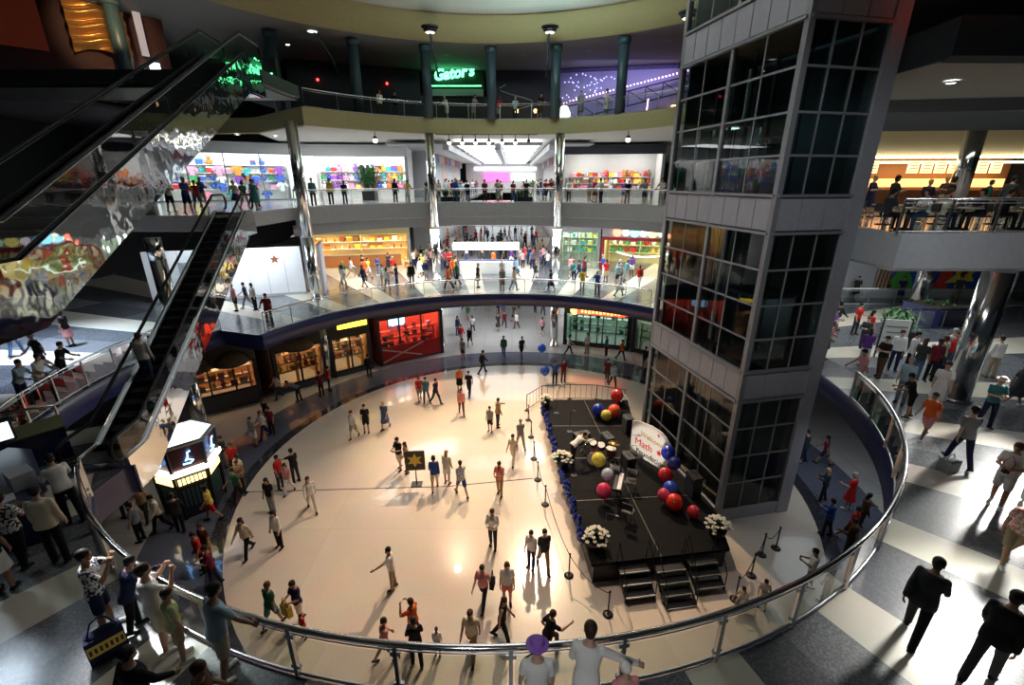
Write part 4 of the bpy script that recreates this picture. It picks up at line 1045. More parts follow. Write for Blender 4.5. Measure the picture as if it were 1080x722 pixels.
# welcome sign
t = thing('welcome_sign', 'white arched welcome sign with red and black lettering on the stage', 'sign', (5.62, 18.5, SZ), atan2(-1.7, 1.15))
Ls = 2.15; m = MB(); top = [(0, 1.0 + .85), (.35, 1.98), (.6, 2.02), (1.1, 2.08), (1.6, 2.02), (1.9, 1.86), (2.15, 1.6)]
poly = [(0, .25), (Ls, .25)] + top[::-1]
k = len(poly)
m.add([(x, -.03, z) for x, z in poly] + [(x, .03, z) for x, z in poly], [tuple(range(k)), tuple(range(k, 2 * k))[::-1]] + [(i, i + k, (i + 1) % k + k, (i + 1) % k) for i in range(k)])
o = m.build('board', mat('sign_white', (.92, .89, .82), .5), t)
letters('upper_lettering', 'Welcome', .34, mat('sign_gold', (.5, .3, .05), .5), o, upright(1.2, -.04, 1.42) @ Matrix.Rotation(-.08, 4, 'Z'), .008)
letters('middle_lettering', 'Math', .5, mat('sign_red', (.7, .03, .02), .5), o, upright(.75, -.04, .95), .008)
letters('lower_lettering', 'Foundation', .36, mat('sign_black', (.03, .03, .03), .5), o, upright(1.18, -.04, .5), .008)
for x, z, r_ in ((1.62, .98, .16), (1.5, 1.8, .09), (2.0, 1.5, .1)):
    m = MB(); vs = [((r_ if q % 2 == 0 else r_ * .42) * cos(pi / 2 + pi * q / 5), (r_ if q % 2 == 0 else r_ * .42) * sin(pi / 2 + pi * q / 5)) for q in range(10)]
    m.add([(x + a_, -.032, z + b_) for a_, b_ in vs] + [(x + a_, -.05, z + b_) for a_, b_ in vs], [tuple(range(10, 20))] + [(q, (q + 1) % 10, (q + 1) % 10 + 10, q + 10) for q in range(10)])
    m.build('star', MATS['sign_red'], o)
for x in (.3, Ls - .3):
    m = MB(); m.bar((x, .05, 0), (x, .05, 1.4), .05, .05); m.bar((x, .4, 0), (x, .05, 1.0), .04, .04); m.build('prop', black, t)
# instruments
def drum(t, name, c, r, h, tilt, cm):
    m = MB(); M_ = Matrix.Translation(c) @ Matrix.Rotation(tilt[0], 4, 'X') @ Matrix.Rotation(tilt[1], 4, 'Y')
    m.lathe([(r, 0), (r, h)], 18, M=M_); s_ = m.build(name, cm, t)
    m = MB(); m.lathe([(.001, h + .002), (r * .97, h + .002)], 18, M=M_); m.lathe([(.001, -.002), (r * .97, -.002)], 18, M=M_); m.build('drum_head', mat('drum_skin', (.7, .66, .6), .5), s_)
    m = MB(); m.lathe([(r, h - .03), (r + .02, h - .03), (r + .02, h + .01), (r, h + .01)], 18, M=M_); m.build('hoop', chrome, s_)
dk = thing('drum_kit', 'drum kit with cymbals set up in the middle of the stage', 'drum kit', (4.0, 18.2, SZ), R(-30))
dm = mat('drum_shell', (.12, .03, .02), .25, coat=.5)
drum(dk, 'bass_drum', (0, -.2, .3), .3, .42, (pi / 2, 0), dm); drum(dk, 'floor_tom', (.55, .35, .15), .22, .4, (0, 0), dm); drum(dk, 'rack_tom', (-.2, .0, .62), .16, .24, (.35, 0), dm); drum(dk, 'rack_tom', (.2, .0, .62), .16, .24, (.35, 0), dm); drum(dk, 'snare_drum', (-.5, .3, .5), .19, .15, (0, 0), mat('snare_shell', (.6, .6, .6), .2, 1))
for x, y, z, r_ in ((-.75, .05, 1.0, .24), (.75, .0, 1.05, .27), (-.8, .5, .8, .19)):
    m = MB(); m.tube([(x, y, 0), (x, y, z)], .015, 6)
    for a_ in range(3): m.tube([(x, y, .25), (x + .25 * cos(a_ * 2.1), y + .25 * sin(a_ * 2.1), 0)], .012, 5)
    s_ = m.build('cymbal_stand', chrome, dk)
    m = MB(); m.lathe([(.001, z + .03), (.05, z + .02), (r_, z - .01), (.001, z - .012)], 20, c=(x, y, 0)); m.build('cymbal', mat('brass', (.75, .5, .15), .25, 1), s_)
def mic_stand(label, x, y, rz):
    t = thing('microphone_stand', label, 'microphone stand', (x, y, SZ), rz)
    m = MB(); m.cyl((0, 0, 0), .14, .03, 16); m.build('foot', black, t)
    m = MB(); m.tube([(0, 0, .02), (0, 0, 1.25), (0, -.45, 1.5)], .014, 6); m.build('boom', black, t)
    m = MB(); m.tube([(0, -.45, 1.5), (0, -.6, 1.55)], [.02, .03], 8); m.build('microphone', brushed, t)
for a_ in [('microphone stand on the open far deck of the stage', 3.0, 20.6, .2), ('microphone stand between the drum kit and the flower tub', 2.75, 16.9, 2.0), ('microphone stand before the welcome sign', 4.9, 17.2, 1.0), ('microphone stand near the far stage corner', 2.5, 22.6, 2.6), ('microphone stand at the head of the stage steps', 3.35, 13.0, .5)]: mic_stand(*a_)
def amp(label, x, y, rz, w=.7, h=.6, z=SZ):
    t = thing('amplifier', label, 'amplifier', (x, y, z), rz)
    m = MB(); m.box((0, 0, h / 2), (w, .38, h)); m.build('cabinet', black, t)
    m = MB(); m.box((0, -.195, h * .42), (w * .88, .02, h * .7)); m.build('grille_cloth', mat('grille_cloth', (.05, .05, .05), .9), t)
    m = MB(); m.box((0, -.195, h * .88), (w * .88, .02, h * .14)); m.build('control_strip', brushed, t)
    m = MB(); m.tube([(-.15, 0, h), (-.12, 0, h + .05), (.12, 0, h + .05), (.15, 0, h)], .014, 6); m.build('carry_handle', rubber, t)
for a_ in [('black amplifier behind the drum kit', 4.7, 19.3, R(-70)), ('black amplifier at the foot of the welcome sign', 5.3, 17.6, R(-75)), ('low black wedge amplifier facing the drummer', 3.5, 19.8, R(200), .8, .42), ('tall black loudspeaker on the tower side of the stage', 7.5, 15.6, R(-75), .6, 1.0), ('black loudspeaker beside the far tower corner of the stage', 6.0, 20.6, R(-80), .6, .9)]: amp(*a_)
t = thing('keyboard_stand', 'electric keyboard on crossed legs in front of the drums', 'keyboard', (4.35, 15.4, SZ), R(70))
m = MB(); m.box((0, 0, .78), (1.2, .34, .1)); m.build('keyboard_case', black, t)
m = MB(); m.box((0, -.06, .835), (1.1, .15, .012)); m.build('white_keys', white_plaster, t)
for s in (-1, 1):
    m = MB(); m.bar((-.45 * s, -.1, 0), (.45 * s, -.1, .74), .04, .04); m.bar((-.45 * s, .1, 0), (.45 * s, .1, .74), .04, .04); m.build('crossed_leg', black, t)
def chair(label, x, y, rz, z=SZ, c=(.03, .03, .035), grp=None):
    t = thing('folding_chair', label, 'chair', (x, y, z), rz, grp); cm = mat('chair_%d' % int(c[0] * 1000), c, .5)
    m = MB(); m.box((0, 0, .45), (.42, .4, .04)); m.build('seat', cm, t)
    m = MB(); m.box((0, .21, .75), (.42, .03, .28)); m.build('backrest', cm, t)
    for sx in (-1, 1):
        for y0, y1, h_ in ((-.18, -.2, .45), (.2, .22, .88)):
            m = MB(); m.tube([(sx * .19, y1, 0), (sx * .19, y0, h_)], .014, 6); m.build('leg', brushed, t)
    return t
chair('black folding chair on the open stage deck near the crimson balloon', 4.45, 14.1, R(150))
chair('black folding chair behind the electric keyboard', 5.0, 15.9, R(-20))
t = thing('sheet_music_stand', 'music stand holding white sheets near the keyboard', 'music stand', (4.5, 16.4, SZ), R(-30))
m = MB(); m.tube([(0, 0, .0), (0, 0, .9)], .015, 6)
for q in range(3): m.tube([(0, 0, .2), (.25 * cos(q * 2.1), .25 * sin(q * 2.1), 0)], .012, 5)
m.build('tripod', black, t)
m = MB(); m.box((0, .03, 1.02), (.5, .02, .34), 0, Matrix.Rotation(.35, 4, 'X')); s_ = m.build('desk', black, t)
m = MB(); m.box((0, .005, 1.02), (.42, .01, .28), 0, Matrix.Rotation(.35, 4, 'X')); m.build('paper', white_plaster, s_)

# stanchions with ropes
st = [(0.95, 23.4), (1.04, 21.53), (1.1, 19.47), (1.2, 17.78), (1.44, 16.06), (2.02, 12.32), (3.1, 10.79)]
st2 = [(7.47, 11.35), (8.49, 12.32), (9.36, 13.27), (10.07, 13.59)]
st3 = [(0.9, 24.6), (1.9, 25.9), (3.7, 26.1), (5.4, 26.0), (7.0, 25.3)]
def stanchion(x, y, label, grp):
    t = thing('rope_stanchion', label, 'stanchion', (x, y, 0), 0, grp)
    m = MB(); m.lathe([(.001, 0), (.17, 0), (.17, .025), (.06, .05), (.001, .05)], 18); m.build('weighted_base', black, t)
    m = MB(); m.cyl((0, 0, .03), .026, .93, 10); m.lathe([(.026, .95), (.045, .97), (.03, 1.02), (.001, 1.03)], 10); m.build('pole', black, t)
def rope(p, q, label, grp):
    a_, b_ = V((*p, .92)), V((*q, .92))
    m = MB(); m.tube([a_.lerp(b_, k / 10) + V((0, 0, -.28 * 4 * (k / 10) * (1 - k / 10))) for k in range(11)], .014, 6)
    o = m.build('barrier_rope', rubber); tag(o, label, 'rope', grp)
for row, nm in ((st, 'open side'), (st2, 'tower side')):
    for x, y in row: stanchion(x, y, 'black rope stanchion with round base on the %s of the stage' % nm, 'stanchions on the %s of the stage' % nm)
    for p, q in zip(row, row[1:]): rope(p, q, 'black rope sagging between stanchions on the %s of the stage' % nm, 'ropes on the %s of the stage' % nm)
t = thing('crowd_barrier', 'thin black railing around the far end of the stage', 'railing')
for p, q in zip(st3, st3[1:]):
    m = MB(); m.tube([(*p, 1.05), (*q, 1.05)], .022, 6); m.build('top_rail', black, t)
    m = MB(); m.tube([(*p, .1), (*q, .1)], .018, 6); m.build('bottom_rail', black, t)
    for k in range(1, 5):
        f = k / 5; x, y = p[0] + (q[0] - p[0]) * f, p[1] + (q[1] - p[1]) * f
        m = MB(); m.tube([(x, y, .1), (x, y, 1.05)], .01, 5); m.build('baluster', black, t)
for x, y in st3:
    m = MB(); m.cyl((x, y, 0), .025, 1.07, 8); m.cyl((x, y, 0), .15, .02, 14); m.build('post', black, t)

# tables on the level-three food court
def table(x, y, z, label, grp):
    t = thing('cafe_table', label, 'table', (x, y, z), 0, grp)
    m = MB(); m.lathe([(.001, .75), (.5, .75), (.5, .715), (.001, .715)], 20); m.build('table_top', mat('table_top', (.5, .48, .42), .4), t)
    m = MB(); m.cyl((0, 0, .03), .04, .69, 10); m.build('pedestal', black, t)
    m = MB(); m.lathe([(.001, 0), (.28, 0), (.26, .03), (.001, .04)], 16); m.build('foot', black, t)
for k, (x, y) in enumerate([(13.6, 16.1), (15.6, 16.2), (17.7, 16.2), (19.8, 16.1), (14.6, 18.3), (16.8, 18.5), (19.0, 18.4)]):
    table(x, y, Z3, 'round cafe table behind the food court railing', 'tables behind the food court railing')
    for sx in (-1, 1):
        chair('dark cafe chair at a food court table', x + sx * .72, y + .1, R(-90 * sx), Z3, (.05, .04, .04), 'chairs at the food court tables')
# ------------------------------------------------------------------ people
def rdir(flex, abd, side):
    return V((side * sin(abd), sin(flex) * cos(abd), -cos(flex) * cos(abd))).normalized()
class Pose: pass
POSES = {   # lean, head pitch, head turn, arms [flex, abd, elbow, inward], legs [hip, knee]
 'stand':  (.03, .10, .1, [(.10, .14, .20, .05), (.04, .13, .25, .05)], [(.03, .02), (-.02, .04)]),
 'walk':   (.06, .05, 0, [(-.38, .12, .30, .05), (.42, .12, .45, .1)], [(.42, .12), (-.34, .28)]),
 'stroll': (.05, .12, -.25, [(.28, .12, .35, .08), (-.22, .12, .2, .05)], [(-.25, .30), (.30, .08)]),
 'lean':   (.26, .14, .0, [(.50, .20, .85, .25), (.45, .22, .90, .25)], [(.02, .04), (-.12, .10)]),
 'camera': (.02, .02, .0, [(.85, .30, 1.85, .75), (.85, .30, 1.85, .75)], [(.04, .03), (-.04, .05)]),
 'point':  (.04, .05, .4, [(1.05, .25, .15, .0), (.05, .13, .25, .05)], [(.05, .03), (-.05, .06)]),
 'talk':   (.02, .08, .35, [(.20, .18, 1.35, .35), (.05, .14, .25, .05)], [(.06, .06), (-.04, .03)]),
 'carry':  (-.02, .22, -.1, [(.35, .16, 1.45, .55), (.35, .16, 1.45, .55)], [(.12, .08), (-.12, .14)]),
 'bend':   (1.05, .10, .2, [(1.15, .15, .55, .15), (1.0, .2, .75, .15)], [(.12, .12), (-.05, .15)]),
 'run':    (.22, -.05, 0, [(-.75, .18, 1.2, .1), (.8, .18, 1.2, .2)], [(.85, .75), (-.6, .75)]),
 'sit':    (.12, .12, .15, [(.45, .15, .95, .3), (.50, .16, .85, .3)], [(1.5, 1.5), (1.5, 1.45)]),
 'stretch': (.20, .15, .1, [(.15, .15, .5, .1), (.45, 1.0, .1, .0)], [(.05, .04), (-.10, .12)]),
 'ground': (.25, .30, .1, [(.65, .2, .5, .2), (.6, .2, .6, .2)], [(1.5, .7), (1.45, 1.5)]),
 'rail':   (.10, .20, .2, [(.10, .14, .25, .05), (.50, .50, .15, .1)], [(.05, .04), (-.10, .12)]),
}
class Skel:
    def __init__(s, pose):
        lean, nod, turn, arms, legs = POSES[pose]
        s.up = V((0, sin(lean), cos(lean))); s.fw = V((0, cos(lean), -sin(lean)))
        s.hip = V((0, 0, .93))
        s.legs = []
        low = 9
        for k, side in enumerate((-1, 1)):
            h, kn = legs[k]
            a = s.hip + V((side * .088, 0, -.02)); b = a + rdir(h, .035, side) * .43
            c = b + rdir(h - kn, .015, side) * .42
            f = V((side * .10, cos(max(-.6, min(.5, h - kn))), sin(max(-.6, min(.5, (h - kn) * .8))))).normalized()
            s.legs.append([a, b, c, f])
            low = min(low, c.z - .075, (c + f * .17).z - .03, (c - f * .05).z - .07)
        if pose == 'ground': low = min(low, s.hip.z - .13)
        dz = V((0, 0, -low))
        s.hip = s.hip + dz
        for L_ in s.legs:
            for q in range(3): L_[q] = L_[q] + dz
        s.sp = lambda t: s.hip + s.up * t
        s.neck = s.sp(.535)
        hu = (s.up * .55 + V((0, sin(nod), cos(nod))) * .45).normalized() if lean < .8 else (s.up * .6 + V((0, .6, .5))).normalized()
        hu = (hu + V((0, nod * .6, 0))).normalized()
        s.hu = hu
        r = V((1, 0, 0)); f = hu.cross(r) * -1
        f = r.cross(hu) * -1
        f = hu.cross(V((1, 0, 0)))
        s.hr = (V((1, 0, 0)) * cos(turn) + f * sin(turn)).normalized()
        s.hf = hu.cross(s.hr).normalized()
        s.head = s.neck + hu * .165 + s.hf * .02
        s.HM = Matrix(((s.hr.x, s.hf.x, hu.x, s.head.x), (s.hr.y, s.hf.y, hu.y, s.head.y), (s.hr.z, s.hf.z, hu.z, s.head.z), (0, 0, 0, 1)))
        s.arms = []
        for k, side in enumerate((-1, 1)):
            fl, ab, el, inw = arms[k]
            sh = s.sp(.475) + V((side * .165, 0, -.004))
            e = sh + rdir(fl, ab, side) * .285
            d = rdir(fl + el, ab - inw, side)
            w = e + d * .25
            s.arms.append((sh, e, w, d, side))

def cone(mb, a, b, ra, rb, n=10):
    """round cone: a closed tapered limb with rounded ends"""
    a = V(a); b = V(b); d = (b - a); L = d.length
    if L < 1e-5: return
    d.normalize(); pts = []; rr = []
    for k in (0, 1, 2):
        q = pi / 2 * k / 3; pts.append(a - d * ra * cos(q)); rr.append(max(.0015, ra * sin(q)))
    for k in range(5):
        t = k / 4; pts.append(a.lerp(b, t)); rr.append(ra + (rb - ra) * t)
    for k in (2, 1, 0):
        q = pi / 2 * k / 3; pts.append(b + d * rb * cos(q)); rr.append(max(.0015, rb * sin(q)))
    mb.tube(pts, rr, n)
def rings(mb, S, prof, n=18):
    """torso loft: (height along spine, half width, half depth, forward shift)"""
    vs = []
    for t, rx, ry, fy in prof:
        c = S.sp(t) + S.fw * fy
        for k in range(n):
            a = 2 * pi * k / n
            x = rx * (abs(cos(a)) ** .85) * (1 if cos(a) >= 0 else -1); y = ry * (abs(sin(a)) ** .85) * (1 if sin(a) >= 0 else -1)
            p = c + V((x, 0, 0)) + S.fw * y
            vs.append(p)
    N = len(prof)
    fs = [(i * n + k, i * n + (k + 1) % n, (i + 1) * n + (k + 1) % n, (i + 1) * n + k) for i in range(N - 1) for k in range(n)]
    fs += [tuple(range(n))[::-1], tuple((N - 1) * n + k for k in range(n))]
    mb.add(vs, fs, True)
TORSO = [(-.10, .06, .06, 0), (-.06, .15, .10, -.005), (0, .165, .115, -.01), (.08, .155, .105, 0), (.16, .138, .095, .005), (.22, .137, .095, .005), (.30, .155, .108, .008), (.38, .165, .112, .008), (.44, .160, .102, .0), (.49, .125, .085, -.005), (.54, .075, .06, 0), (.56, .05, .05, .005)]
def to_mesh(mb, name, voxel, smooth=2, dec=None):
    me = mb.mesh(name + '_raw')
    o = bpy.data.objects.new(name + '_tmp', me); COL.objects.link(o)
    m = o.modifiers.new('r', 'REMESH'); m.mode = 'VOXEL'; m.voxel_size = voxel; m.use_smooth_shade = True
    if smooth:
        m = o.modifiers.new('s', 'SMOOTH'); m.iterations = smooth; m.factor = .5
    if dec:
        m = o.modifiers.new('d', 'DECIMATE'); m.ratio = dec
    bpy.context.view_layer.update()
    dg = bpy.context.evaluated_depsgraph_get()
    out = bpy.data.meshes.new_from_object(o.evaluated_get(dg)); out.name = name
    bpy.data.objects.remove(o); bpy.data.meshes.remove(me)
    out.polygons.foreach_set('use_smooth', [True] * len(out.polygons))
    return out
SK = {}
def skel(p):
    if p not in SK: SK[p] = Skel(p)
    return SK[p]
def head_shapes(mb, S):
    M_ = S.HM
    e = lambda c, r: mb.ell(c, r, 16, 12, M_)
    e((0, -.008, .03), (.074, .093, .088)); e((0, .012, -.035), (.058, .072, .075)); e((0, .045, -.075), (.034, .032, .026))   # skull, face, chin
    mb.add([M_ @ V(p) for p in [(-.014, .078, -.045), (.014, .078, -.045), (0, .112, -.040), (-.008, .082, .012), (.008, .082, .012)]], [(0, 1, 2), (0, 2, 3), (1, 4, 2), (2, 4, 3), (0, 3, 4, 1)])
    e((0, .073, .022), (.045, .014, .010)); e((0, .076, -.062), (.022, .010, .008))      # brow, lips
    for s in (-1, 1): e((s * .075, -.008, -.01), (.012, .022, .032)); e((s * .04, .055, -.03), (.022, .02, .02))
def hand(mb, S, arm, pose):
    sh, e_, w, d, side = arm
    inn = V((-side, 0, 0)); inn = (inn - d * inn.dot(d))
    if inn.length < .2: inn = V((0, 0, -1)) - d * -d.z
    inn.normalize(); sd = d.cross(inn).normalized()          # across the palm
    if sd.y < 0: sd = -sd
    cone(mb, w, w + d * .03, .024, .026)
    for q in range(4):
        o_ = (q - 1.5) * .0195
        b = w + d * .095 + sd * o_
        cone(mb, w + d * .03 + sd * o_ * .7, b, .0155, .0125, 8)
        ln = (.062, .074, .078, .066)[q]
        k1 = (d * .93 + inn * .36).normalized(); k2 = (d * .62 + inn * .78).normalized()
        if pose in ('lean', 'camera', 'carry', 'rail'): k1 = (d * .6 + inn * .8).normalized(); k2 = (d * -.05 + inn).normalized()
        m1 = b + k1 * ln * .55 + sd * o_ * .12; cone(mb, b, m1, .0105, .0095, 8); cone(mb, m1, m1 + k2 * ln * .5, .0095, .0078, 8)
    tb = w + d * .035 + sd * .028
    t1 = tb + (d * .55 + sd * .65 + inn * .45).normalized() * .042; t2 = t1 + (d * .85 + sd * .1 + inn * .5).normalized() * .032
    cone(mb, tb - sd * .01, t1, .014, .0115, 8); cone(mb, t1, t2, .0115, .009, 8)
CACHE = {}
def body(p):
    k = ('body', p)
    if k in CACHE: return CACHE[k]
    S = skel(p); mb = MB()
    rings(mb, S, TORSO)
    cone(mb, S.sp(.52), S.head + S.hu * -.05 - S.hf * .012, .056, .05)
    head_shapes(mb, S)
    for arm in S.arms:
        sh, e_, w, d, side = arm
        cone(mb, S.sp(.455) + V((side * .11, 0, 0)), sh, .056, .050); cone(mb, sh, e_, .048, .038); cone(mb, e_, e_.lerp(w, .35), .039, .041); cone(mb, e_.lerp(w, .35), w, .041, .026)
        hand(mb, S, arm, p)
    for a, b, c, f in S.legs:
        cone(mb, a, b, .088, .056); cone(mb, b, b.lerp(c, .35), .055, .057); cone(mb, b.lerp(c, .35), c, .057, .037)
        cone(mb, c - f * .045 + V((0, 0, -.04)), c + f * .12 + V((0, 0, -.05)), .036, .028)
    CACHE[k] = to_mesh(mb, 'person_body', .0082, 2, .30)
    return CACHE[k]
def top_mesh(p, kind):
    k = ('top', p, kind)
    if k in CACHE: return CACHE[k]
    S = skel(p); mb = MB(); o = {'tee': .016, 'long': .018, 'jacket': .026, 'dress': .016, 'vest': .014}[kind]; oa = .020 if kind == 'jacket' else o
    lo = -.13 if kind == 'jacket' else -.07
    prof = [(lo, .168 + o, .115 + o, -.008)] + [(t, rx + o, ry + o, fy) for t, rx, ry, fy in TORSO if -.06 < t < .52] + [(.525, .09 + o * .5, .07 + o * .4, 0)]
    rings(mb, S, prof)
    if kind == 'dress':
        a, b = S.legs[0][0], S.legs[1][0]; kn = (S.legs[0][1] + S.legs[1][1]) / 2; vs = []
        for t_, rx, ry in ((0, .185, .135), (.5, .2, .16), (1.05, .235, .21)):
            c = S.hip.lerp(kn, t_)
            sp_ = abs(S.legs[0][1].y - S.legs[1][1].y) * .5 * min(1, t_)
            for q in range(18): vs.append(c + V((rx * cos(2 * pi * q / 18), (ry + sp_) * sin(2 * pi * q / 18), 0)))
        mb.add(vs, [(i * 18 + q, (i + 1) * 18 + q, (i + 1) * 18 + (q + 1) % 18, i * 18 + (q + 1) % 18) for i in range(2) for q in range(18)] + [tuple(range(18)), tuple(36 + q for q in range(18))[::-1]], True)
    for sh, e_, w, d, side in S.arms:
        if kind == 'vest': continue
        cone(mb, S.sp(.45) + V((side * .11, 0, 0)), sh, .056 + oa * .6, .049 + oa * .6)
        if kind in ('tee', 'dress'): cone(mb, sh, sh.lerp(e_, .66), .048 + o * .8, .046 + o * 1.1)
        else: cone(mb, sh, e_, .048 + oa * .8, .040 + oa * .8); cone(mb, e_, w, .041 + oa * .8, .028 + oa * .8)
    CACHE[k] = to_mesh(mb, 'top', .014, 2, .4)
    return CACHE[k]
def bottom_mesh(p, kind):
    k = ('bottom', p, kind)
    if k in CACHE: return CACHE[k]
    S = skel(p); mb = MB(); o = .014
    rings(mb, S, [(-.10, .14, .11, 0), (-.06, .158 + o, .108 + o, -.008), (0, .167 + o * .8, .117 + o * .8, -.01), (.10, .152 + o * .6, .104 + o * .6, 0)])
    if kind == 'skirt':
        kn = (S.legs[0][1] + S.legs[1][1]) / 2; vs = []
        for t_, rx, ry in ((-.05, .18, .13), (.5, .2, .165), (.98, .225, .2)):
            c = S.hip.lerp(kn, t_); sp_ = abs(S.legs[0][1].y - S.legs[1][1].y) * .5 * max(0, t_)
            for q in range(18): vs.append(c + V((rx * cos(2 * pi * q / 18), (ry + sp_) * sin(2 * pi * q / 18), 0)))
        mb.add(vs, [(i * 18 + q, (i + 1) * 18 + q, (i + 1) * 18 + (q + 1) % 18, i * 18 + (q + 1) % 18) for i in range(2) for q in range(18)] + [tuple(range(18)), tuple(36 + q for q in range(18))[::-1]], True)
    for a, b, c, f in S.legs:
        if kind == 'trousers':
            cone(mb, a, b, .098, .071); cone(mb, b, c + V((0, 0, -.015)), .071, .058)
        elif kind == 'shorts':
            cone(mb, a, a.lerp(b, .82), .102, .092)
    CACHE[k] = to_mesh(mb, 'bottom', .014, 2, .4)
    return CACHE[k]
def shoe_mesh(p, i):
    k = ('shoe', p, i)
    if k in CACHE: return CACHE[k]
    S = skel(p); a, b, c, f = S.legs[i]; mb = MB()
    cone(mb, c - f * .045 + V((0, 0, -.038)), c + f * .135 + V((0, 0, -.046)), .042, .034); cone(mb, c + V((0, 0, -.02)), c + f * .02 + V((0, 0, -.03)), .046, .044)
    u = V((0, -f.z, f.y)) * 1.0; s_ = V((1, 0, 0))
    p0, p1 = c - f * .085 - u * .066, c + f * .17 - u * .066
    vs = [p0 - s_ * .035, p1 - s_ * .04, p1 + s_ * .04, p0 + s_ * .035]; mb.add(vs + [q + u * .025 for q in vs], [(3, 2, 1, 0), (4, 5, 6, 7), (0, 1, 5, 4), (1, 2, 6, 5), (2, 3, 7, 6), (3, 0, 4, 7)])
    CACHE[k] = to_mesh(mb, 'shoe', .011, 1, .5)
    return CACHE[k]
def hair_mesh(p, kind):
    k = ('hair', p, kind)
    if k in CACHE: return CACHE[k]
    S = skel(p); mb = MB(); M_ = S.HM
    if kind == 'hat':
        mb.lathe([(.001, .045), (.16, .05), (.158, .068), (.095, .072), (.085, .14), (.05, .155), (.001, .158)], 20, M=M_); mb.ell((0, -.03, .0), (.078, .075, .07), 14, 9, M_)
    elif kind == 'cap':
        mb.ell((0, -.008, .045), (.085, .102, .085), 16, 10, M_); mb.ell((0, .10, .05), (.06, .07, .012), 12, 6, M_)
    else:
        mb.ell((0, -.022, .052), (.090, .102, .092), 16, 10, M_); mb.ell((0, -.055, .0), (.072, .055, .085), 14, 9, M_)
        if kind == 'long': mb.ell((0, -.07, -.1), (.085, .05, .15), 14, 9, M_); mb.ell((0, -.02, .04), (.092, .085, .09), 14, 9, M_)
        if kind == 'bob': mb.ell((0, -.03, -.02), (.105, .085, .1), 14, 9, M_)
    CACHE[k] = to_mesh(mb, 'hair', .011, 1, .5)
    return CACHE[k]
SKIN = {'fair': (.55, .33, .24), 'tan': (.42, .23, .15), 'olive': (.33, .18, .11), 'deep': (.10, .05, .033)}
HAIRC = {'black': (.008, .007, .007), 'brown': (.035, .018, .01), 'auburn': (.10, .035, .015), 'blond': (.45, .3, .12), 'grey': (.3, .3, .3), 'purple': (.28, .12, .5), 'white': (.8, .78, .75), 'cream': (.6, .48, .4)}
CLOTH = {'white': (.78, .78, .76), 'black': (.012, .012, .015), 'navy': (.015, .02, .06), 'blue': (.03, .08, .32), 'red': (.5, .02, .02), 'orange': (.75, .14, .03), 'pink': (.7, .3, .32), 'green': (.03, .13, .07), 'grey': (.25, .26, .28), 'charcoal': (.035, .04, .045),
         'yellow': (.75, .55, .1), 'khaki': (.36, .29, .18), 'cream': (.7, .63, .48), 'sky': (.35, .5, .6), 'teal': (.05, .22, .24), 'brown': (.09, .045, .025), 'maroon': (.16, .015, .03), 'purple': (.14, .05, .25), 'denim': (.06, .10, .2), 'coral': (.75, .25, .2), 'lime': (.5, .6, .3), 'tan': (.4, .25, .14)}
CNAME = {'sky': 'pale blue', 'denim': 'denim'}
def cloth(c):
    if c.startswith('print'):   # printed fabric: two colours in blotches
        if c in MATS: return MATS[c]
        _, a, b = c.split('_'); m = mat(c, CLOTH[a], .85); nt = m.node_tree
        n = nt.nodes.new('ShaderNodeTexNoise'); n.inputs['Scale'].default_value = 22; n.inputs['Detail'].default_value = 1
        tc = nt.nodes.new('ShaderNodeTexCoord'); r = nt.nodes.new('ShaderNodeValToRGB'); r.color_ramp.interpolation = 'CONSTANT'
        r.color_ramp.elements[0].color = (*CLOTH[a], 1); r.color_ramp.elements[1].color = (*CLOTH[b], 1); r.color_ramp.elements[1].position = .52
        nt.links.new(tc.outputs['Object'], n.inputs['Vector']); nt.links.new(n.outputs['Fac'], r.inputs[0]); nt.links.new(r.outputs[0], nt.nodes['Principled BSDF'].inputs['Base Color'])
        return m
    return mat('cloth_' + c, CLOTH[c], .85, spec=.2)
for c in SKIN: mat('skin_' + c, SKIN[c], .55, spec=.35)
for c in HAIRC: mat('hair_' + c, HAIRC[c], .6, spec=.3)
blank = mat('cloth_white', CLOTH['white'], .85, spec=.2)
def part(name, me, m, t):
    if not me.materials: me.materials.append(blank)
    o = link(bpy.data.objects.new(name, me), t); set_mat(o, 0, m); return o
ALL_LABELS = set()
TN = {'tee': 'T-shirt', 'long': 'shirt', 'jacket': 'jacket', 'dress': 'dress', 'vest': 'sleeveless top'}
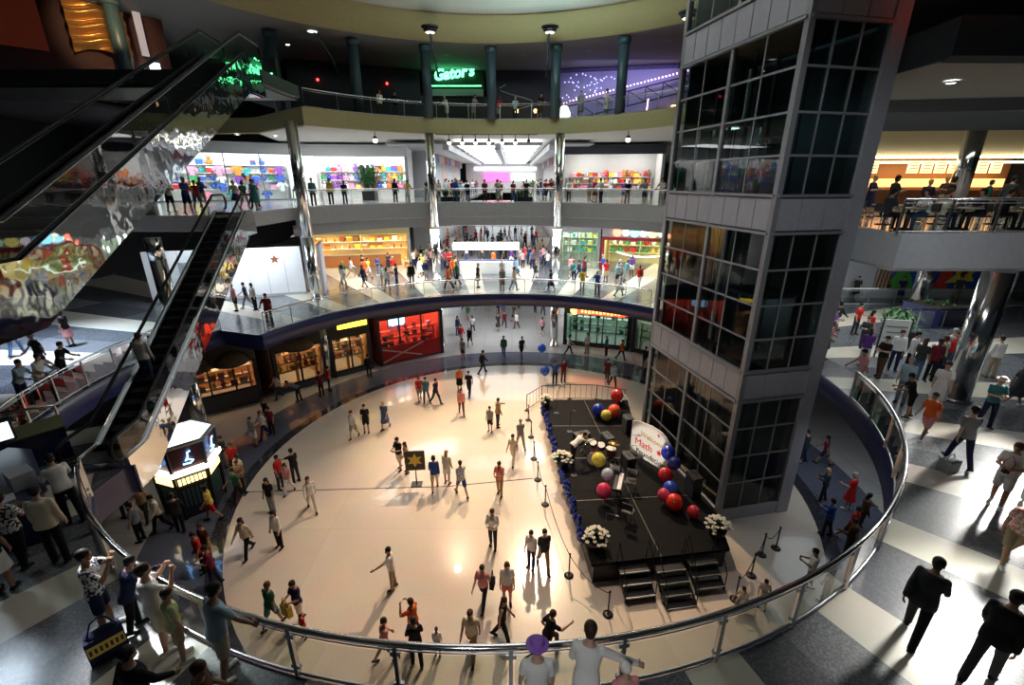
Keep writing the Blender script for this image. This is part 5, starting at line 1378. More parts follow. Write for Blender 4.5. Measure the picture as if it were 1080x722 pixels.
def person(x, y, z, heading, pose='stand', top='tee', tc='white', bot='trousers', bc='navy', hair='short', hc='brown', skin='fair', s=1.0, label=None, group=None, shoe='black', detail=False):
    low = min(min(v.co.z for v in shoe_mesh(pose, i).vertices) for i in (0, 1)) if ('low', pose) not in CACHE else CACHE['low', pose]
    CACHE['low', pose] = low
    t = thing('person', label, 'person', (x, y, z - (low * s if pose != 'ground' else 0) + .006), heading, group); t.scale = (s, s, s)
    b = part('body', body(pose), MATS['skin_' + skin], t)
    part({'hat': 'hat', 'cap': 'cap'}.get(hair, 'hair'), hair_mesh(pose, hair), MATS['hair_' + hc] if 'hair_' + hc in MATS else cloth(hc), t)
    part({'tee': 'shirt', 'long': 'shirt', 'jacket': 'jacket', 'dress': 'dress', 'vest': 'top'}[top], top_mesh(pose, top), cloth(tc), t)
    if top != 'dress': part(bot, bottom_mesh(pose, bot), cloth(bc), t)
    sm_ = {'black': cloth('black'), 'white': cloth('white'), 'brown': cloth('brown')}[shoe]
    part('shoe', shoe_mesh(pose, 0), sm_, t); part('shoe', shoe_mesh(pose, 1), sm_, t)
    if detail:
        M_ = skel(pose).HM
        for q in (-1, 1):
            m = MB(); m.ell((q * .031, .071, -.004), (.012, .008, .008), 10, 6, M_); e_ = m.build('eye', mat('eye_white', (.7, .68, .65), .3), t)
            m = MB(); m.ell((q * .031, .0775, -.004), (.0055, .004, .0055), 8, 5, M_); m.build('iris', mat('eye_iris', (.03, .02, .015), .2), e_)
        m = MB(); m.ell((0, .083, -.063), (.02, .006, .006), 10, 5, M_); m.build('mouth', mat('lip', (.4, .12, .1), .5), t)
    return t
def cn(c):
    if c.startswith('print'): return 'patterned ' + CNAME.get(c.split('_')[1], c.split('_')[1])
    return CNAME.get(c, c)
DOING = {'stand': 'standing', 'walk': 'walking', 'stroll': 'strolling', 'lean': 'leaning', 'camera': 'holding hands up', 'point': 'pointing', 'talk': 'gesturing', 'carry': 'with folded arms', 'bend': 'bending', 'run': 'running', 'sit': 'seated', 'ground': 'sitting on the floor', 'stretch': 'stretching', 'stretch': (.20, .15, .1, [(.15, .15, .5, .1), (.45, 1.0, .1, .0)], [(.05, .04), (-.10, .12)]),
 'ground': (.25, .30, .1, [(.65, .2, .5, .2), (.6, .2, .6, .2)], [(1.5, .7), (1.45, 1.5)]),
 'rail': 'resting an arm'}
def zone(group, where, spots, seed, poses, headings, z, cwt=None, bwt=None, smin=.92):
    q = random.Random(seed)
    for i, (x, y) in enumerate(spots):
        for tries in range(400):
            top = q.choices(['tee', 'long', 'jacket', 'dress'], [5, 3, 1.2, 1])[0]
            tc = q.choice(cwt or ['white', 'white', 'black', 'navy', 'blue', 'red', 'grey', 'pink', 'green', 'charcoal', 'sky', 'orange', 'maroon', 'cream', 'teal', 'yellow', 'purple'])
            bot = q.choices(['trousers', 'shorts', 'skirt'], [6, 3, 1])[0]
            bc = q.choice(bwt or ['navy', 'black', 'denim', 'charcoal', 'khaki', 'grey', 'white', 'brown'])
            p = q.choice(poses)
            lab = 'person in %s %s%s %s %s' % (cn(tc), TN[top], '' if top == 'dress' else ' and %s %s' % (cn(bc), bot), DOING[p], where)
            if lab not in ALL_LABELS: break
        ALL_LABELS.add(lab)
        hd = headings(x, y, q)
        person(x, y, z, hd, p, top, tc, bot, bc, q.choices(['short', 'bob', 'long', 'cap'], [6, 2, 2.4, .6])[0], q.choice(['black', 'brown', 'brown', 'black', 'auburn', 'blond', 'grey']),
               q.choices(['fair', 'tan', 'olive', 'deep'], [5, 3, 2, 1])[0], q.uniform(smin, 1.04), lab, group, q.choice(['black', 'white', 'brown']))
def scatter(n, inside, box, dmin, seed, avoid=()):
    q = random.Random(seed); out = []
    for k in range(20000):
        if len(out) >= n: break
        p = (q.uniform(box[0], box[1]), q.uniform(box[2], box[3]))
        if inside(*p) and all(hypot(p[0] - o[0], p[1] - o[1]) > dmin for o in list(out) + list(avoid)): out.append(p)
    return out
def toward(tx, ty, spread):
    return lambda x, y, q: atan2(-(tx - x), ty - y) + q.uniform(-spread, spread)
any_way = lambda x, y, q: q.uniform(0, 2 * pi)
tocam = toward(0, 5, .9)
PL = []     # positions taken, for spacing
person(-7.11, 5.83, 5.70, R(-60), 'camera', 'tee', 'print_white_navy', 'shorts', 'navy', 'short', 'black', 'olive', 1.00, 'person in blue and white patterned shirt and dark shorts near the railing end', shoe='white', detail=True)
person(-6.63, 5.87, 5.70, R(-50), 'lean', 'jacket', 'navy', 'trousers', 'black', 'short', 'black', 'tan', 0.86, 'person in navy jacket leaning over the railing beside the yellow-lettered bag', shoe='black', detail=True)
person(-5.86, 5.50, 5.70, R(-35), 'camera', 'tee', 'white', 'shorts', 'cream', 'short', 'brown', 'fair', 1.02, 'person in white T-shirt photographing over the railing with raised hands', shoe='white', detail=True)
person(-5.45, 5.32, 5.70, R(-40), 'stand', 'tee', 'lime', 'shorts', 'khaki', 'short', 'brown', 'fair', 0.84, 'boy in pale lime T-shirt and khaki shorts by the railing', shoe='white', detail=True)
person(-4.54, 5.05, 5.70, R(-30), 'rail', 'tee', 'sky', 'shorts', 'cream', 'short', 'black', 'fair', 1.03, 'person in pale blue shirt and cream shorts with one arm on the railing', shoe='white', detail=True)
person(-5.10, 4.18, 5.70, R(-20), 'walk', 'jacket', 'black', 'trousers', 'charcoal', 'short', 'black', 'fair', 1.00, 'person in black jacket walking in at the bottom edge, head and shoulders only', shoe='black', detail=True)
person(-4.10, 4.05, 5.70, R(-60), 'stroll', 'tee', 'brown', 'trousers', 'navy', 'short', 'brown', 'tan', 0.95, 'person in brown shirt cut by the bottom edge behind the railing group', shoe='black', detail=True)
person(0.34, 4.24, 5.70, R(0), 'stand', 'tee', 'white', 'trousers', 'charcoal', 'hat', 'purple', 'fair', 1.00, 'person with purple hat and white top at the front railing', shoe='black', detail=True)
person(1.03, 4.32, 5.70, R(-15), 'stretch', 'long', 'white', 'trousers', 'khaki', 'short', 'brown', 'fair', 1.05, 'person in white shirt stretching an arm along the front railing', shoe='black', detail=True)
person(1.52, 4.14, 5.70, R(10), 'stand', 'tee', 'pink', 'shorts', 'white', 'cap', 'white', 'fair', 0.85, 'child in white cap at the bottom edge by the front railing', shoe='white', detail=True)
person(6.92, 5.69, 5.70, R(-55), 'walk', 'jacket', 'charcoal', 'trousers', 'black', 'short', 'black', 'tan', 1.00, 'person in charcoal suit walking across the bone-coloured stripe', shoe='black', detail=True)
person(7.43, 4.99, 5.70, R(-60), 'stroll', 'jacket', 'black', 'trousers', 'charcoal', 'short', 'black', 'tan', 1.03, 'person in dark suit following the one in charcoal on the near concourse', shoe='black', detail=True)
person(10.24, 7.31, 5.70, R(150), 'stroll', 'tee', 'print_coral_white', 'shorts', 'khaki', 'short', 'brown', 'tan', 0.95, 'person in coral patterned shirt and khaki shorts at the edge of the concourse', shoe='white', detail=True)
person(12.47, 10.79, 5.70, R(-20), 'walk', 'tee', 'grey', 'trousers', 'navy', 'short', 'black', 'fair', 1.04, 'person in grey shirt and navy trousers in the sunlit patch', shoe='black', detail=True)
person(11.83, 9.09, 5.70, R(120), 'carry', 'tee', 'white', 'shorts', 'white', 'short', 'auburn', 'tan', 1.00, 'person in white outfit holding a camera with a red strap', shoe='white', detail=True)
person(12.88, 9.56, 5.70, R(130), 'walk', 'long', 'white', 'trousers', 'white', 'short', 'brown', 'fair', 1.05, 'person in loose white shirt behind the one with the camera', shoe='white', detail=True)
person(15.28, 12.87, 5.70, R(160), 'carry', 'tee', 'teal', 'trousers', 'navy', 'hat', 'cream', 'fair', 1.00, 'person under a wide cream hat behind the grey shirt walker', shoe='black', detail=True)
person(12.65, 12.12, 5.70, R(110), 'walk', 'tee', 'orange', 'shorts', 'pink', 'short', 'brown', 'tan', 0.92, 'person in bright orange top and pink shorts near the curved railing', shoe='white', detail=True)
person(14.61, 13.96, 5.70, R(140), 'stroll', 'dress', 'white', 'skirt', 'white', 'short', 'brown', 'fair', 1.05, 'person in long white dress beside the big steel column', shoe='white', detail=True)
person(13.89, 14.53, 5.70, R(120), 'stand', 'tee', 'sky', 'trousers', 'grey', 'short', 'grey', 'fair', 1.00, 'person in pale blue shirt with grey hair by the curved railing', shoe='black')
person(13.27, 13.49, 5.70, R(60), 'lean', 'tee', 'black', 'shorts', 'black', 'short', 'black', 'olive', 0.90, 'person in black T-shirt leaning on the curved railing', shoe='black')
person(12.91, 15.29, 5.70, R(80), 'rail', 'tee', 'pink', 'trousers', 'white', 'short', 'black', 'tan', 1.00, 'person in pink shirt holding the curved railing next to the tower', shoe='black')
person(16.01, 17.55, 5.70, R(150), 'stand', 'long', 'white', 'trousers', 'navy', 'short', 'black', 'fair', 1.00, 'person in white shirt and navy trousers facing a twin in the concourse crowd', shoe='black')
person(16.36, 17.25, 5.70, R(-150), 'talk', 'long', 'white', 'trousers', 'black', 'short', 'black', 'fair', 1.02, 'person in white shirt and black trousers in the middle of the concourse', shoe='black')
person(16.53, 16.40, 5.70, R(170), 'stand', 'tee', 'maroon', 'trousers', 'black', 'short', 'black', 'deep', 1.02, 'person in maroon top before the directory board', shoe='black')
person(18.13, 17.55, 5.70, R(190), 'stand', 'tee', 'print_sky_white', 'trousers', 'navy', 'short', 'grey', 'fair', 1.04, 'person in checked pale blue shirt before the directory board', shoe='black')
person(-9.41, 7.36, 5.70, R(20), 'stand', 'long', 'cream', 'trousers', 'black', 'short', 'black', 'fair', 1.05, 'person in cream shirt with dark suspenders at the information desk', shoe='black', detail=True)
person(-10.22, 8.56, 5.70, R(60), 'lean', 'long', 'white', 'trousers', 'black', 'short', 'black', 'fair', 1.00, 'clerk in white shirt leaning on the information desk', shoe='black', detail=True)
person(-10.09, 7.29, 5.70, R(10), 'carry', 'tee', 'print_white_black', 'trousers', 'black', 'bob', 'black', 'tan', 1.00, 'person in black and white print blouse left of the suspenders', shoe='black', detail=True)
person(-9.83, 6.66, 5.70, R(30), 'stand', 'tee', 'charcoal', 'skirt', 'white', 'bob', 'black', 'tan', 1.00, 'person with pale skirt at the edge of the desk queue', shoe='black', detail=True)
person(-19.50, 17.35, 5.70, R(160), 'walk', 'tee', 'black', 'shorts', 'navy', 'short', 'black', 'tan', 1.00, 'person in black walking on the bright walkway', shoe='black')
person(-21.24, 20.46, 5.70, R(100), 'stand', 'tee', 'black', 'skirt', 'pink', 'bob', 'black', 'tan', 1.00, 'person in black top and pink skirt on the bright walkway', shoe='black')
person(-17.04, 14.90, 5.70, R(-90), 'lean', 'tee', 'white', 'trousers', 'grey', 'short', 'black', 'fair', 1.00, 'person in white leaning on the walkway railing', shoe='black')
person(-17.42, 16.13, 5.70, R(-80), 'lean', 'tee', 'black', 'trousers', 'black', 'short', 'black', 'fair', 1.00, 'person in black leaning on the walkway railing', shoe='black')
person(-17.14, 14.31, 5.70, R(-80), 'lean', 'tee', 'sky', 'trousers', 'navy', 'short', 'brown', 'fair', 1.00, 'person in pale blue leaning on the walkway railing', shoe='black')
person(-22.51, 19.20, 5.70, R(20), 'stroll', 'long', 'white', 'trousers', 'denim', 'short', 'brown', 'fair', 1.00, 'person in white shirt and jeans far along the bright walkway', shoe='black')
person(-16.86, 26.71, 5.70, R(150), 'stand', 'tee', 'pink', 'shorts', 'black', 'short', 'black', 'tan', 0.95, 'person in pink T-shirt before the white hoarding', shoe='black')
person(-16.53, 27.37, 5.70, R(120), 'walk', 'tee', 'navy', 'trousers', 'grey', 'short', 'black', 'tan', 0.95, 'person in navy T-shirt before the white hoarding', shoe='black')
person(-15.81, 26.93, 5.70, R(160), 'stand', 'tee', 'white', 'trousers', 'black', 'bob', 'black', 'fair', 0.95, 'person in white T-shirt before the white hoarding', shoe='black')
person(-13.45, 23.99, 5.70, R(-150), 'rail', 'tee', 'maroon', 'trousers', 'black', 'short', 'black', 'tan', 1.00, 'person in maroon shirt alone at the railing corner by the white hoarding', shoe='black')
person(-8.59, 21.43, 0.00, R(170), 'stroll', 'tee', 'white', 'shorts', 'grey', 'short', 'brown', 'fair', 0.98, 'person in white T-shirt and grey shorts beside the one in black on the open floor', shoe='black')
person(-8.09, 22.02, 0.00, R(190), 'stand', 'tee', 'black', 'shorts', 'black', 'short', 'black', 'fair', 1.00, 'person in black T-shirt and black shorts beside the one in white on the open floor', shoe='black')
person(-7.14, 22.43, 0.00, R(170), 'stroll', 'dress', 'denim', 'skirt', 'denim', 'bob', 'blond', 'fair', 1.00, 'person in long denim blue dress alone near the dark band', shoe='black')
person(-5.89, 25.96, 0.00, R(200), 'stroll', 'tee', 'red', 'shorts', 'grey', 'bob', 'brown', 'fair', 0.95, 'person in red, first of the trio on the dark band', shoe='black')
person(-5.41, 25.70, 0.00, R(180), 'stroll', 'tee', 'teal', 'trousers', 'denim', 'short', 'brown', 'fair', 1.00, 'person in teal shirt in the middle of the trio on the dark band', shoe='black')
person(-4.77, 25.44, 0.00, R(-120), 'walk', 'long', 'navy', 'trousers', 'charcoal', 'short', 'black', 'fair', 1.02, 'person in navy shirt, last of the trio on the dark band', shoe='black')
person(-3.02, 24.09, 0.00, R(190), 'walk', 'tee', 'coral', 'trousers', 'brown', 'short', 'brown', 'tan', 1.00, 'person in coral top and brown trousers walking off the blue reflection', shoe='black')
person(-3.49, 27.35, 0.00, R(190), 'stroll', 'vest', 'orange', 'skirt', 'black', 'bob', 'brown', 'tan', 1.00, 'person in orange sleeveless top and black skirt beside the one in black', shoe='black')
person(-2.79, 26.64, 0.00, R(170), 'walk', 'tee', 'black', 'trousers', 'navy', 'short', 'black', 'fair', 1.02, 'person in black T-shirt and navy trousers near the orange top', shoe='black')
person(-2.14, 30.19, 0.00, R(-60), 'walk', 'jacket', 'black', 'trousers', 'black', 'short', 'black', 'fair', 1.05, 'person all in black striding across the dark band', shoe='black')
person(-1.22, 22.12, 0.00, R(160), 'stand', 'tee', 'grey', 'shorts', 'black', 'short', 'brown', 'fair', 0.90, 'person in grey top and black shorts pressed beside the taller one', shoe='black')
person(-0.81, 22.64, 0.00, R(-60), 'point', 'long', 'tan', 'trousers', 'charcoal', 'short', 'brown', 'fair', 1.02, 'person in tan shirt stretching an arm near the hot spot of light', shoe='black')
person(-5.44, 18.59, 0.00, R(150), 'carry', 'tee', 'black', 'shorts', 'cream', 'short', 'black', 'fair', 1.02, 'person in black T-shirt and cream shorts behind the easel sign', shoe='black')
person(-5.02, 18.37, 0.00, R(120), 'stand', 'tee', 'tan', 'trousers', 'khaki', 'long', 'brown', 'fair', 0.95, 'person in tan clothes just behind the easel sign', shoe='black')
person(-3.49, 17.09, 0.00, R(10), 'stroll', 'long', 'blue', 'shorts', 'cream', 'bob', 'black', 'fair', 1.00, 'person in blue sweater with bare legs in the trio by the easel', shoe='black')
person(-2.99, 17.50, 0.00, R(-20), 'stand', 'long', 'cream', 'shorts', 'white', 'long', 'blond', 'fair', 1.00, 'person with long blond hair in the trio by the easel', shoe='black')
person(-2.24, 16.69, 0.00, R(30), 'walk', 'tee', 'print_white_blue', 'shorts', 'blue', 'short', 'brown', 'fair', 1.02, 'person in checked shirt and blue shorts in the trio by the easel', shoe='black')
person(-10.51, 17.15, 0.00, R(-100), 'stand', 'tee', 'red', 'trousers', 'charcoal', 'short', 'black', 'tan', 1.00, 'person in red T-shirt with dark trousers on the open floor', shoe='black')
person(-10.04, 17.64, 0.00, R(60), 'point', 'tee', 'black', 'trousers', 'charcoal', 'short', 'black', 'fair', 1.00, 'person in black T-shirt stretching an arm toward the red T-shirt', shoe='black')
person(-9.97, 16.82, 0.00, R(180), 'stroll', 'tee', 'pink', 'trousers', 'white', 'long', 'brown', 'fair', 0.92, 'person in pink top between the red and the black T-shirts', shoe='black')
person(-10.12, 15.59, 0.00, R(170), 'stand', 'tee', 'black', 'trousers', 'grey', 'long', 'black', 'tan', 0.98, 'person in black T-shirt and grey trousers with long hair', shoe='black')
person(-8.48, 15.70, 0.00, R(-150), 'walk', 'long', 'white', 'trousers', 'cream', 'long', 'auburn', 'fair', 1.00, 'person all in white with auburn hair walking across the cream floor', shoe='black')
person(-9.85, 13.27, 0.00, R(170), 'walk', 'long', 'cream', 'trousers', 'black', 'long', 'black', 'tan', 1.00, 'person in cream top and black trousers with long black hair', shoe='black')
person(-8.86, 13.64, 0.00, R(160), 'stand', 'long', 'white', 'trousers', 'black', 'long', 'black', 'tan', 0.98, 'person in white blouse and black trousers beside the floor seam', shoe='black')
person(-4.08, 11.80, 0.00, R(100), 'point', 'tee', 'white', 'trousers', 'khaki', 'short', 'black', 'tan', 1.00, 'person in white T-shirt and khaki trousers alone with arm held out', shoe='brown')
person(-7.47, 10.39, 0.00, R(-20), 'stroll', 'tee', 'green', 'shorts', 'teal', 'short', 'auburn', 'tan', 1.00, 'person in dark green T-shirt and teal shorts near the front railing', shoe='black')
person(-6.68, 10.49, 0.00, R(150), 'carry', 'tee', 'navy', 'shorts', 'white', 'short', 'brown', 'tan', 1.00, 'person in navy T-shirt carrying a yellow bag', shoe='black')
person(-6.35, 10.02, 0.00, R(150), 'stand', 'tee', 'red', 'shorts', 'red', 'short', 'brown', 'tan', 0.55, 'small child in red in front of the yellow bag', shoe='black')
person(-2.94, 9.83, 0.00, R(60), 'camera', 'tee', 'orange', 'trousers', 'red', 'short', 'brown', 'tan', 1.00, 'person in orange T-shirt near the front railing', shoe='black')
person(-3.66, 9.29, 0.00, R(-60), 'stroll', 'tee', 'pink', 'shorts', 'denim', 'short', 'brown', 'fair', 0.95, 'person in pale pink top and denim shorts beyond the front railing', shoe='black')
person(-2.75, 9.21, 0.00, R(20), 'carry', 'jacket', 'black', 'trousers', 'black', 'short', 'black', 'fair', 1.00, 'person in black jacket below the orange T-shirt', shoe='black')
person(-1.18, 9.48, 0.00, R(170), 'walk', 'tee', 'cream', 'trousers', 'tan', 'short', 'auburn', 'fair', 1.05, 'person in cream shirt and tan trousers reaching to the one in black', shoe='black')
person(-0.29, 9.92, 0.00, R(-100), 'stroll', 'vest', 'black', 'trousers', 'black', 'long', 'brown', 'fair', 1.00, 'person in black sleeveless top reached for by the cream shirt', shoe='black')
person(-0.94, 11.14, 0.00, R(160), 'walk', 'tee', 'pink', 'trousers', 'charcoal', 'short', 'brown', 'fair', 1.00, 'person in pink shirt with a dark shoulder bag in the warm light', shoe='black')
person(-0.16, 11.21, 0.00, R(180), 'stand', 'tee', 'white', 'shorts', 'coral', 'bob', 'auburn', 'fair', 1.00, 'person in white top and coral shorts in the warm light', shoe='black')
person(-0.55, 16.69, 0.00, R(160), 'carry', 'tee', 'coral', 'trousers', 'tan', 'short', 'brown', 'tan', 1.00, 'person in coral shirt holding things in the brightest patch', shoe='black')
person(-0.73, 13.64, 0.00, R(170), 'carry', 'long', 'white', 'trousers', 'charcoal', 'short', 'auburn', 'fair', 1.02, 'person in white shirt and charcoal trousers in the brightest patch', shoe='black')
person(1.04, 9.48, 0.00, R(-70), 'run', 'tee', 'black', 'trousers', 'charcoal', 'short', 'brown', 'fair', 1.05, 'person in black running past the front railing', shoe='black')
person(0.69, 12.69, 0.00, R(150), 'stand', 'tee', 'white', 'trousers', 'navy', 'short', 'brown', 'fair', 0.95, 'person in white T-shirt and navy trousers in the couple by the ropes', shoe='black')
person(1.13, 12.61, 0.00, R(190), 'walk', 'tee', 'charcoal', 'trousers', 'tan', 'short', 'black', 'fair', 1.05, 'person in charcoal T-shirt and tan trousers in the couple by the ropes', shoe='black')
person(0.45, 20.41, 0.00, R(20), 'walk', 'tee', 'grey', 'trousers', 'khaki', 'short', 'grey', 'fair', 1.00, 'person in grey T-shirt and khaki trousers walking along the ropes', shoe='black')
person(0.05, 19.06, 0.00, R(160), 'walk', 'tee', 'cream', 'trousers', 'cream', 'short', 'brown', 'fair', 0.98, 'person in cream walking along the ropes', shoe='black')
person(-2.19, 9.48, 0.00, R(0), 'stand', 'tee', 'white', 'trousers', 'white', 'short', 'brown', 'fair', 0.60, 'small child in white hidden behind the front railing glass', shoe='black')
person(-11.05, 12.52, 0.00, R(140), 'stand', 'tee', 'red', 'trousers', 'black', 'short', 'black', 'tan', 1.00, 'person in red T-shirt at the edge of the dark ring near the railing group', shoe='black')
person(-10.24, 11.88, 0.00, R(120), 'carry', 'tee', 'maroon', 'trousers', 'navy', 'short', 'black', 'tan', 1.00, 'person in maroon T-shirt at the edge of the dark ring', shoe='black')
person(-11.17, 13.04, 0.00, R(170), 'stand', 'tee', 'brown', 'shorts', 'khaki', 'short', 'brown', 'tan', 0.95, 'person in brown T-shirt and khaki shorts at the edge of the dark ring', shoe='black')
person(-14.42, 13.98, 0.00, R(100), 'stand', 'tee', 'grey', 'trousers', 'black', 'short', 'black', 'fair', 1.00, 'person in grey T-shirt under the escalator foot', shoe='black')
person(-13.98, 14.47, 0.00, R(150), 'stroll', 'long', 'cream', 'trousers', 'black', 'short', 'black', 'fair', 1.02, 'person in cream shirt strolling under the escalator foot', shoe='black')
person(-15.08, 15.12, 0.00, R(200), 'walk', 'tee', 'tan', 'trousers', 'charcoal', 'short', 'brown', 'fair', 1.00, 'person in tan T-shirt beside the lit kiosk', shoe='black')
person(-16.04, 15.30, 0.00, R(80), 'stand', 'jacket', 'black', 'trousers', 'black', 'short', 'black', 'fair', 1.00, 'person in black jacket under the escalator foot', shoe='black')
person(-13.25, 14.51, 0.00, R(30), 'carry', 'jacket', 'charcoal', 'trousers', 'black', 'short', 'black', 'tan', 1.00, 'person in charcoal jacket standing against the kiosk louvers', shoe='black')
person(-13.97, 18.22, 0.00, R(160), 'stand', 'tee', 'white', 'trousers', 'black', 'bob', 'black', 'tan', 0.98, 'person in white T-shirt and black trousers first of the group beside the lit kiosk', shoe='black')
person(-13.97, 18.83, 0.00, R(140), 'talk', 'tee', 'charcoal', 'shorts', 'khaki', 'short', 'brown', 'tan', 0.98, 'person in charcoal T-shirt and khaki shorts in the group beside the lit kiosk', shoe='black')
person(-13.16, 18.22, 0.00, R(200), 'stand', 'tee', 'red', 'trousers', 'navy', 'short', 'auburn', 'tan', 0.98, 'person in red T-shirt and navy trousers in the group beside the lit kiosk', shoe='black')
person(-12.32, 17.28, 0.00, R(170), 'stand', 'tee', 'cream', 'shorts', 'brown', 'bob', 'black', 'tan', 0.98, 'person in cream T-shirt and brown shorts in the group beside the lit kiosk', shoe='black')
person(-11.95, 16.33, 0.00, R(150), 'walk', 'tee', 'green', 'trousers', 'black', 'short', 'brown', 'tan', 0.98, 'person in green T-shirt and black trousers in the group beside the lit kiosk', shoe='black')
person(-12.07, 16.83, 0.00, R(200), 'carry', 'tee', 'tan', 'trousers', 'charcoal', 'short', 'auburn', 'tan', 0.98, 'person in tan T-shirt and charcoal trousers in the group beside the lit kiosk', shoe='black')
person(-12.32, 15.12, 0.00, R(120), 'stroll', 'tee', 'yellow', 'shorts', 'red', 'bob', 'black', 'tan', 0.98, 'person in yellow T-shirt and red shorts closest to the cream floor beside the lit kiosk', shoe='black')
person(-13.57, 20.68, 0.00, R(160), 'stand', 'tee', 'grey', 'shorts', 'white', 'short', 'brown', 'tan', 0.98, 'person in grey T-shirt and white shorts in the group on the red reflection', shoe='black')
person(-13.45, 21.43, 0.00, R(150), 'walk', 'tee', 'white', 'trousers', 'navy', 'short', 'auburn', 'tan', 0.98, 'person in white T-shirt and navy trousers in the group on the red reflection', shoe='black')
person(-13.23, 21.82, 0.00, R(180), 'stand', 'tee', 'maroon', 'trousers', 'black', 'bob', 'black', 'tan', 0.98, 'person in maroon T-shirt and black trousers in the group on the red reflection', shoe='black')
person(-14.02, 22.86, 0.00, R(160), 'stroll', 'tee', 'black', 'shorts', 'grey', 'short', 'brown', 'tan', 0.98, 'person in black T-shirt and grey shorts in the group on the red reflection', shoe='black')
person(-15.00, 26.23, 0.00, R(150), 'walk', 'tee', 'white', 'trousers', 'denim', 'short', 'black', 'tan', 1.00, 'person in white T-shirt passing the glowing bottle shop', shoe='black')
person(-13.54, 25.83, 0.00, R(90), 'bend', 'tee', 'grey', 'trousers', 'charcoal', 'short', 'black', 'tan', 1.00, 'person bending outside the glowing bottle shop', shoe='black')
person(-12.35, 26.50, 0.00, R(60), 'stand', 'tee', 'maroon', 'trousers', 'black', 'short', 'black', 'olive', 1.00, 'person in maroon at the column by the amber crates', shoe='black')
person(-12.18, 27.35, 0.00, R(-60), 'stand', 'tee', 'red', 'trousers', 'charcoal', 'short', 'brown', 'tan', 1.00, 'person in red at the column by the amber crates', shoe='black')
person(-10.16, 29.52, 0.00, R(20), 'stand', 'jacket', 'black', 'trousers', 'black', 'short', 'black', 'fair', 1.00, 'person in black at the doorway of the amber-lit shop', shoe='black')
person(2.95, 28.40, 0.00, R(170), 'stand', 'tee', 'blue', 'trousers', 'black', 'short', 'brown', 'fair', 1.00, 'person in blue holding the balloon strings', shoe='black')
person(3.57, 28.71, 0.00, R(190), 'stand', 'tee', 'maroon', 'trousers', 'maroon', 'short', 'black', 'fair', 1.00, 'person in maroon beside the balloon holder', shoe='black')
person(6.64, 28.87, 0.00, R(160), 'walk', 'tee', 'maroon', 'trousers', 'brown', 'short', 'brown', 'fair', 1.00, 'person in maroon behind the stage railing', shoe='black')
person(6.85, 27.94, 0.00, R(190), 'walk', 'tee', 'sky', 'trousers', 'charcoal', 'short', 'black', 'fair', 1.00, 'person in pale blue behind the stage railing', shoe='black')
person(9.46, 29.19, 0.00, R(160), 'stand', 'tee', 'grey', 'trousers', 'black', 'short', 'black', 'fair', 1.00, 'person in grey between the stage railing and the tower', shoe='black')
person(2.81, 17.84, 0.90, R(-60), 'bend', 'long', 'white', 'trousers', 'black', 'short', 'black', 'tan', 1.00, 'musician in white shirt bending over on the stage', shoe='black')
person(10.08, 11.72, 0.00, R(60), 'carry', 'tee', 'white', 'shorts', 'grey', 'short', 'black', 'tan', 1.00, 'person in white T-shirt seen past the ring railing by the stanchions', shoe='black')
person(10.38, 11.28, 0.00, R(40), 'stand', 'tee', 'black', 'trousers', 'black', 'short', 'black', 'olive', 1.00, 'person in black T-shirt next to the white one past the ring railing', shoe='black')
person(8.36, 11.35, 0.00, R(150), 'ground', 'tee', 'white', 'trousers', 'cream', 'short', 'brown', 'fair', 0.75, 'child in white sitting on the floor by the stanchion ropes', shoe='black')
person(7.59, 11.07, 0.00, R(120), 'ground', 'tee', 'cream', 'shorts', 'grey', 'short', 'brown', 'tan', 0.70, 'child in cream sitting nearest the front railing by the ropes', shoe='black')
# crowds: every person is one object; positions are spread inside each place
def in_arc(r0, r1, a0, a1):
    def f(x, y):
        r = hypot(x - AC[0], y - AC[1]); a = math.degrees(atan2(y - AC[1], x - AC[0])); return r0 < r < r1 and a0 < a < a1
    return f
def ring_spots(r, a0, a1, n, seed, jit=.25):
    q = random.Random(seed); return [p for p in (pol(AC, r + q.uniform(0, jit), R(a0 + (a1 - a0) * (k + q.uniform(-.25, .25)) / (n - 1))) for k in range(n)) if all(hypot(p[0] - a, p[1] - b) > .85 for a, b in COLS + [(-10.6, 34.9), (-6.05, 36.4), (-1.5, 36.95), (3.1, 36.4), (7.4, 34.6)])]
zone('people at the level-three railing', 'at the level-three railing', ring_spots(AR + .74, 34, 150, 26, 1), 11, ['lean', 'lean', 'stand', 'rail', 'talk'], toward(-1, 15, .5), Z3)
zone('people behind the level-three railing', 'further back on level three', scatter(8, in_arc(15.6, 18.5, 40, 150), (-16, 14, 26, 43), .9, 2), 12, ['walk', 'stand', 'stroll', 'talk'], any_way, Z3)
zone('people on the landing of level three', 'on the landing above the escalator', scatter(8, lambda x, y: x < -14.6 and y > 23.4, (-19.5, -14.6, 23.4, 31), .9, 3), 13, ['stand', 'walk', 'carry', 'lean'], tocam, Z3)
court = scatter(14, lambda x, y: all(hypot(x - a, y - b) > .55 for a, b in [(13.6, 16.1), (15.6, 16.2), (17.7, 16.2), (19.8, 16.1), (14.6, 18.3), (16.8, 18.5), (19.0, 18.4)]) and y > 18.9, (13.2, 23, 18.9, 23), 1.0, 4)
zone('diners standing in the food court', 'queuing in the food court', court[:10], 14, ['stand', 'talk', 'carry', 'walk'], any_way, Z3, ['black', 'navy', 'white', 'charcoal', 'sky', 'brown', 'maroon', 'green'])
seats = []
for x, y in [(13.6, 16.1), (15.6, 16.2), (17.7, 16.2), (19.8, 16.1)]:
    seats += [(x - .68, y + .1, -90), (x + .68, y + .1, 90)]
